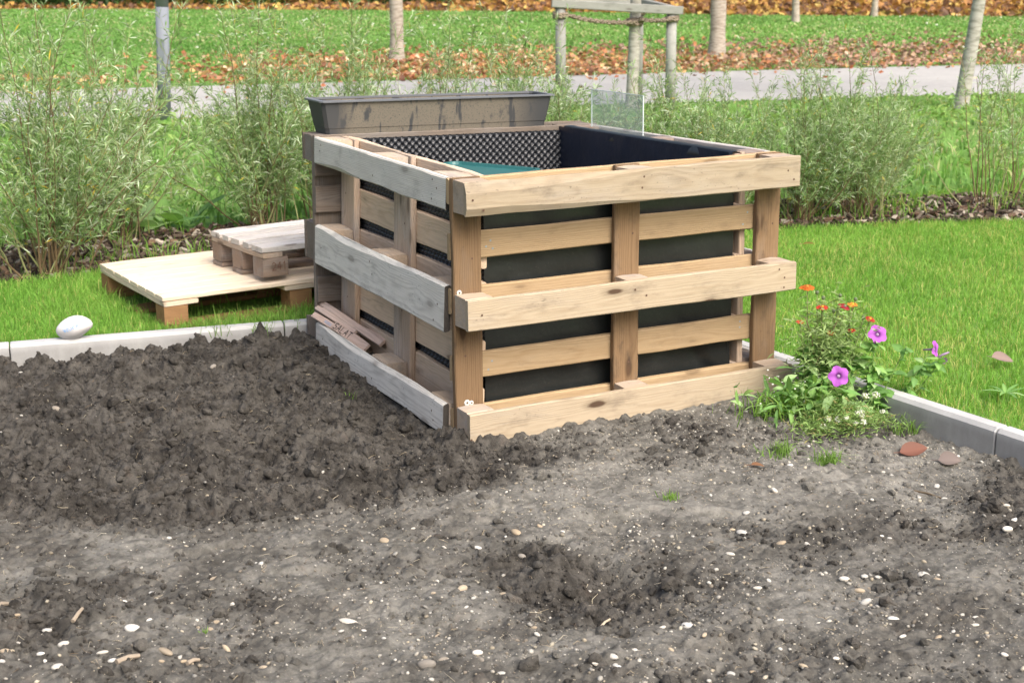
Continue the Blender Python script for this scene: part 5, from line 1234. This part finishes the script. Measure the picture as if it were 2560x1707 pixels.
# leafy weed left of the flowers, against the pallet
wb = Vector((1.0, -.235, .0))
wd_ = tag(empty('weed_plant', Matrix.Translation(wb)), 'leafy green weeds tucked against the bottom runner of the front pallet', 'weed')
for k in range(230):
    b = Vector((rp.normal(.05, .07), rp.normal(.03, .035), abs(rp.normal(.03, .045)))); az = rp.uniform(0, 6.28)
    mobj('leaf', SLIM[rp.integers(0, 4)] if k % 4 else LEAFS[rp.integers(0, 4)], wd_, aim(b, (math.cos(az), math.sin(az), rp.uniform(-.1, 1.3)), rp.normal(0, .5), rp.uniform(.04, .085) if k % 4 else rp.uniform(.03, .05)))
for b, d, s in (((-.06, -.03, .05), (-.35, -.3, -.75), .07), ((-.03, -.05, .05), (0, -.5, -.8), .075), ((.0, -.06, .05), (.15, -.5, -.85), .07), ((-.05, -.02, .06), (-.9, -.2, .1), .08), ((.0, -.01, .08), (-.2, -.2, 1), .10), ((.03, .0, .08), (.3, -.2, .9), .10)):
    mobj('leaf', SLIM[rp.integers(0, 4)], wd_, aim(Vector(b), d, rp.normal(0, .3), s))
n = 420; P = np.stack([rp.normal(.08, .09, n), rp.normal(.05, .04, n), np.zeros(n)], -1)
V, Q, T, C = blades(P, rp.uniform(.05, .13, n), rp.uniform(.003, .005, n), grass_col(n, P[:, 0], P[:, 1], rp), 91, .6)
mobj('grass_blades', npmesh('grass_blades', V, [Q, T], M_GRASS, C), wd_)['kind'] = 'stuff'
nf = 40; mb = MB()
for k in range(nf):
    b = np.array((rp.normal(.03, .08), rp.normal(.03, .03), rp.uniform(.06, .15))); d = rp.normal(size=3); d /= np.linalg.norm(d); u = np.cross(d, (0, 0, 1)); u /= np.linalg.norm(u); v_ = np.cross(d, u); s = .0032
    mb.add([b + u * s, b + v_ * s, b - u * s, b - v_ * s], [(0, 1, 2, 3)], (.84, .84, .82))
mobj('tiny_flowers', mb.mesh('tiny_flowers', M_PETAL), wd_)['kind'] = 'stuff'
# pale leaf leaning on the pallet corner
sv2 = tag(empty('silver_leaf', aim(Vector((1.235, .0, .10)), (-.6, -.25, .25), .3, 1)), 'single pale silvery leaf leaning on the corner of the front pallet', 'leaf')
mobj('leaf_blade', leafmesh(.075, .04, (.50, .56, .52), 555, .1), sv2)

# grass tufts on the soil
def tuft(x, y, n, h, spread, label, col=1.0):
    r = np.random.default_rng(int(abs(x * 1000) + abs(y * 777))); z = float(soil_h(x, y)) - .004
    o = tag(empty('grass_tuft', Matrix.Translation((x, y, z))), label, 'grass tuft')
    P = np.stack([r.normal(0, spread, n), r.normal(0, spread * .7, n), np.zeros(n)], -1)
    V, Q, T, C = blades(P, r.uniform(.4, 1, n) * h, r.uniform(.002, .0038, n), np.array((.19, .33, .07)) * r.uniform(.6, 1.35, (n, 1)) * col, 5, .8)
    mobj('blades', npmesh('blades', V, [Q, T], M_GRASS, C), o)
tuft(.765, -.51, 90, .065, .028, 'pale grass tuft on the soil left of its twin, below the flowers')
tuft(.835, -.645, 110, .075, .022, 'bright grass tuft with clover on the soil, right of its twin')
tuft(.263, -.70, 45, .04, .012, 'tiny lone grass tuft in the middle of the pale soil')
tuft(-.20, 1.45, 28, .10, .02, 'thin green seedling on a soil lump by the kerb')
tuft(-.155, .62, 16, .05, .012, 'few grass blades at the foot of the weathered runner')
tuft(1.30, -.45, 60, .09, .03, 'long grass tuft at the end of the flowers by the kerb')
tuft(-1.07, -.90, 10, .02, .006, 'tiny bright seedling beside the tan stone')
tuft(-.30, 1.62, 40, .13, .05, 'tall grass blades growing up in front of the low pallet'); bpy.data.objects[-1 if False else 'grass_tuft.007'].location.z = GZ
tuft(-.03, 1.60, 40, .14, .06, 'tall grass blades beside the right foot of the low pallet'); bpy.data.objects['grass_tuft.008'].location.z = GZ
# dandelion like rosette in the lawn
ro = tag(empty('dandelion_rosette', Matrix.Translation((1.665, -.50, GZ + .03))), 'pale toothed weed rosette in the lawn beside the right kerb', 'weed')
for k in range(9):
    a = k * .7 + .2; mobj('leaf', SLIM[k % 4], ro, aim((0, 0, 0), (math.cos(a), math.sin(a), .5), .0, .075))
# docks behind the low pallet
dk = tag(empty('dock_plant', Matrix.Translation((.12, 3.95, GZ))), 'broad leaved dock growing behind the low pallet', 'weed')
for k in range(16):
    a = rp.uniform(0, 6.28); mobj('leaf', LEAFS[k % 4] if k % 2 else SLIM[k % 4], dk, aim((rp.normal(0, .1), rp.normal(0, .06), .02), (math.cos(a), math.sin(a), rp.uniform(.4, 1.6)), rp.normal(0, .3), rp.uniform(.16, .30)))

# single dead leaves near the camera
def dead_leaf(p, d, L, Wd, c, label, curl, roll):
    o = tag(empty('dead_leaf', aim(p, d, roll)), label, 'leaf'); mobj('leaf_blade', leafmesh(L, Wd, c, 600, curl, 7, .8, .35), o)
    mb = MB(); mb.tube([(-.02, 0, .003), (0, 0, 0)], [.0012, .001], 5, np.array(c) * .7); mobj('leaf_stalk', mb.mesh('leaf_stalk', M_STEM), o)
dead_leaf((1.135, -.615, float(soil_h(1.14, -.62)) + .012), (.93, -.36, .10), .085, .055, (.20, .085, .058), 'reddish brown pointed dead leaf on the soil by the kerb', -.05, .55)
dead_leaf((1.185, -.725, float(soil_h(1.19, -.73)) + .010), (.75, -.6, .1), .065, .055, (.20, .16, .145), 'grey brown rounded dead leaf right of the reddish one', .1, .5)
dead_leaf((1.90, -.20, GZ + .05), (.95, -.3, -.15), .085, .055, (.27, .19, .17), 'purplish brown dead leaf lying on the right lawn', .1, .45)
dead_leaf((.61, -.585, float(soil_h(.61, -.585)) + .008), (.9, -.4, .1), .04, .02, (.20, .10, .05), 'small curled brown leaf on the gravelly soil', .3, .2)
dead_leaf((2.62, 1.78, GZ + .05), (.8, -.5, .1), .06, .04, (.42, .26, .15), 'small tan dead leaf far back on the right lawn', .1, -.3)
# twigs
TW = [((-1.462, -.600), (-1.425, -.557), .006, 'short pale stick at the left edge of the soil'), ((-1.318, -.746), (-1.289, -.709), .005, 'short split stick beside a white pebble'), ((-1.276, -.989), (-1.225, -.970), .006, 'grey stick lying below two white pebbles'),
      ((-1.145, -1.049), (-1.116, -1.034), .005, 'stubby brown stick beside the tan stone'), ((-.283, -1.262), (-.243, -1.237), .003, 'small pale root below the dug hollow'), ((.937, -.897), (.965, -.974), .003, 'thin dark twig on the pale dry patch')]
for (a, b, r_, lab) in TW:
    za, zb_ = float(soil_h(*a)) + r_ * .8, float(soil_h(*b)) + r_ * 1.1; o = tag(empty('twig', Matrix.Translation((a[0], a[1], za))), lab, 'twig')
    e = Vector((b[0] - a[0], b[1] - a[1], zb_ - za)); mb = MB(); mb.tube([(0, 0, 0), tuple(e * .5 + Vector((.002, .003, .002))), tuple(e)], [r_, r_ * .9, r_ * .7], 7, (.30, .25, .19) if r_ > .004 else (.12, .09, .06) if 'dark' in lab else (.45, .38, .28)); mobj('twig_wood', mb.mesh('twig_wood', M_STEM), o)
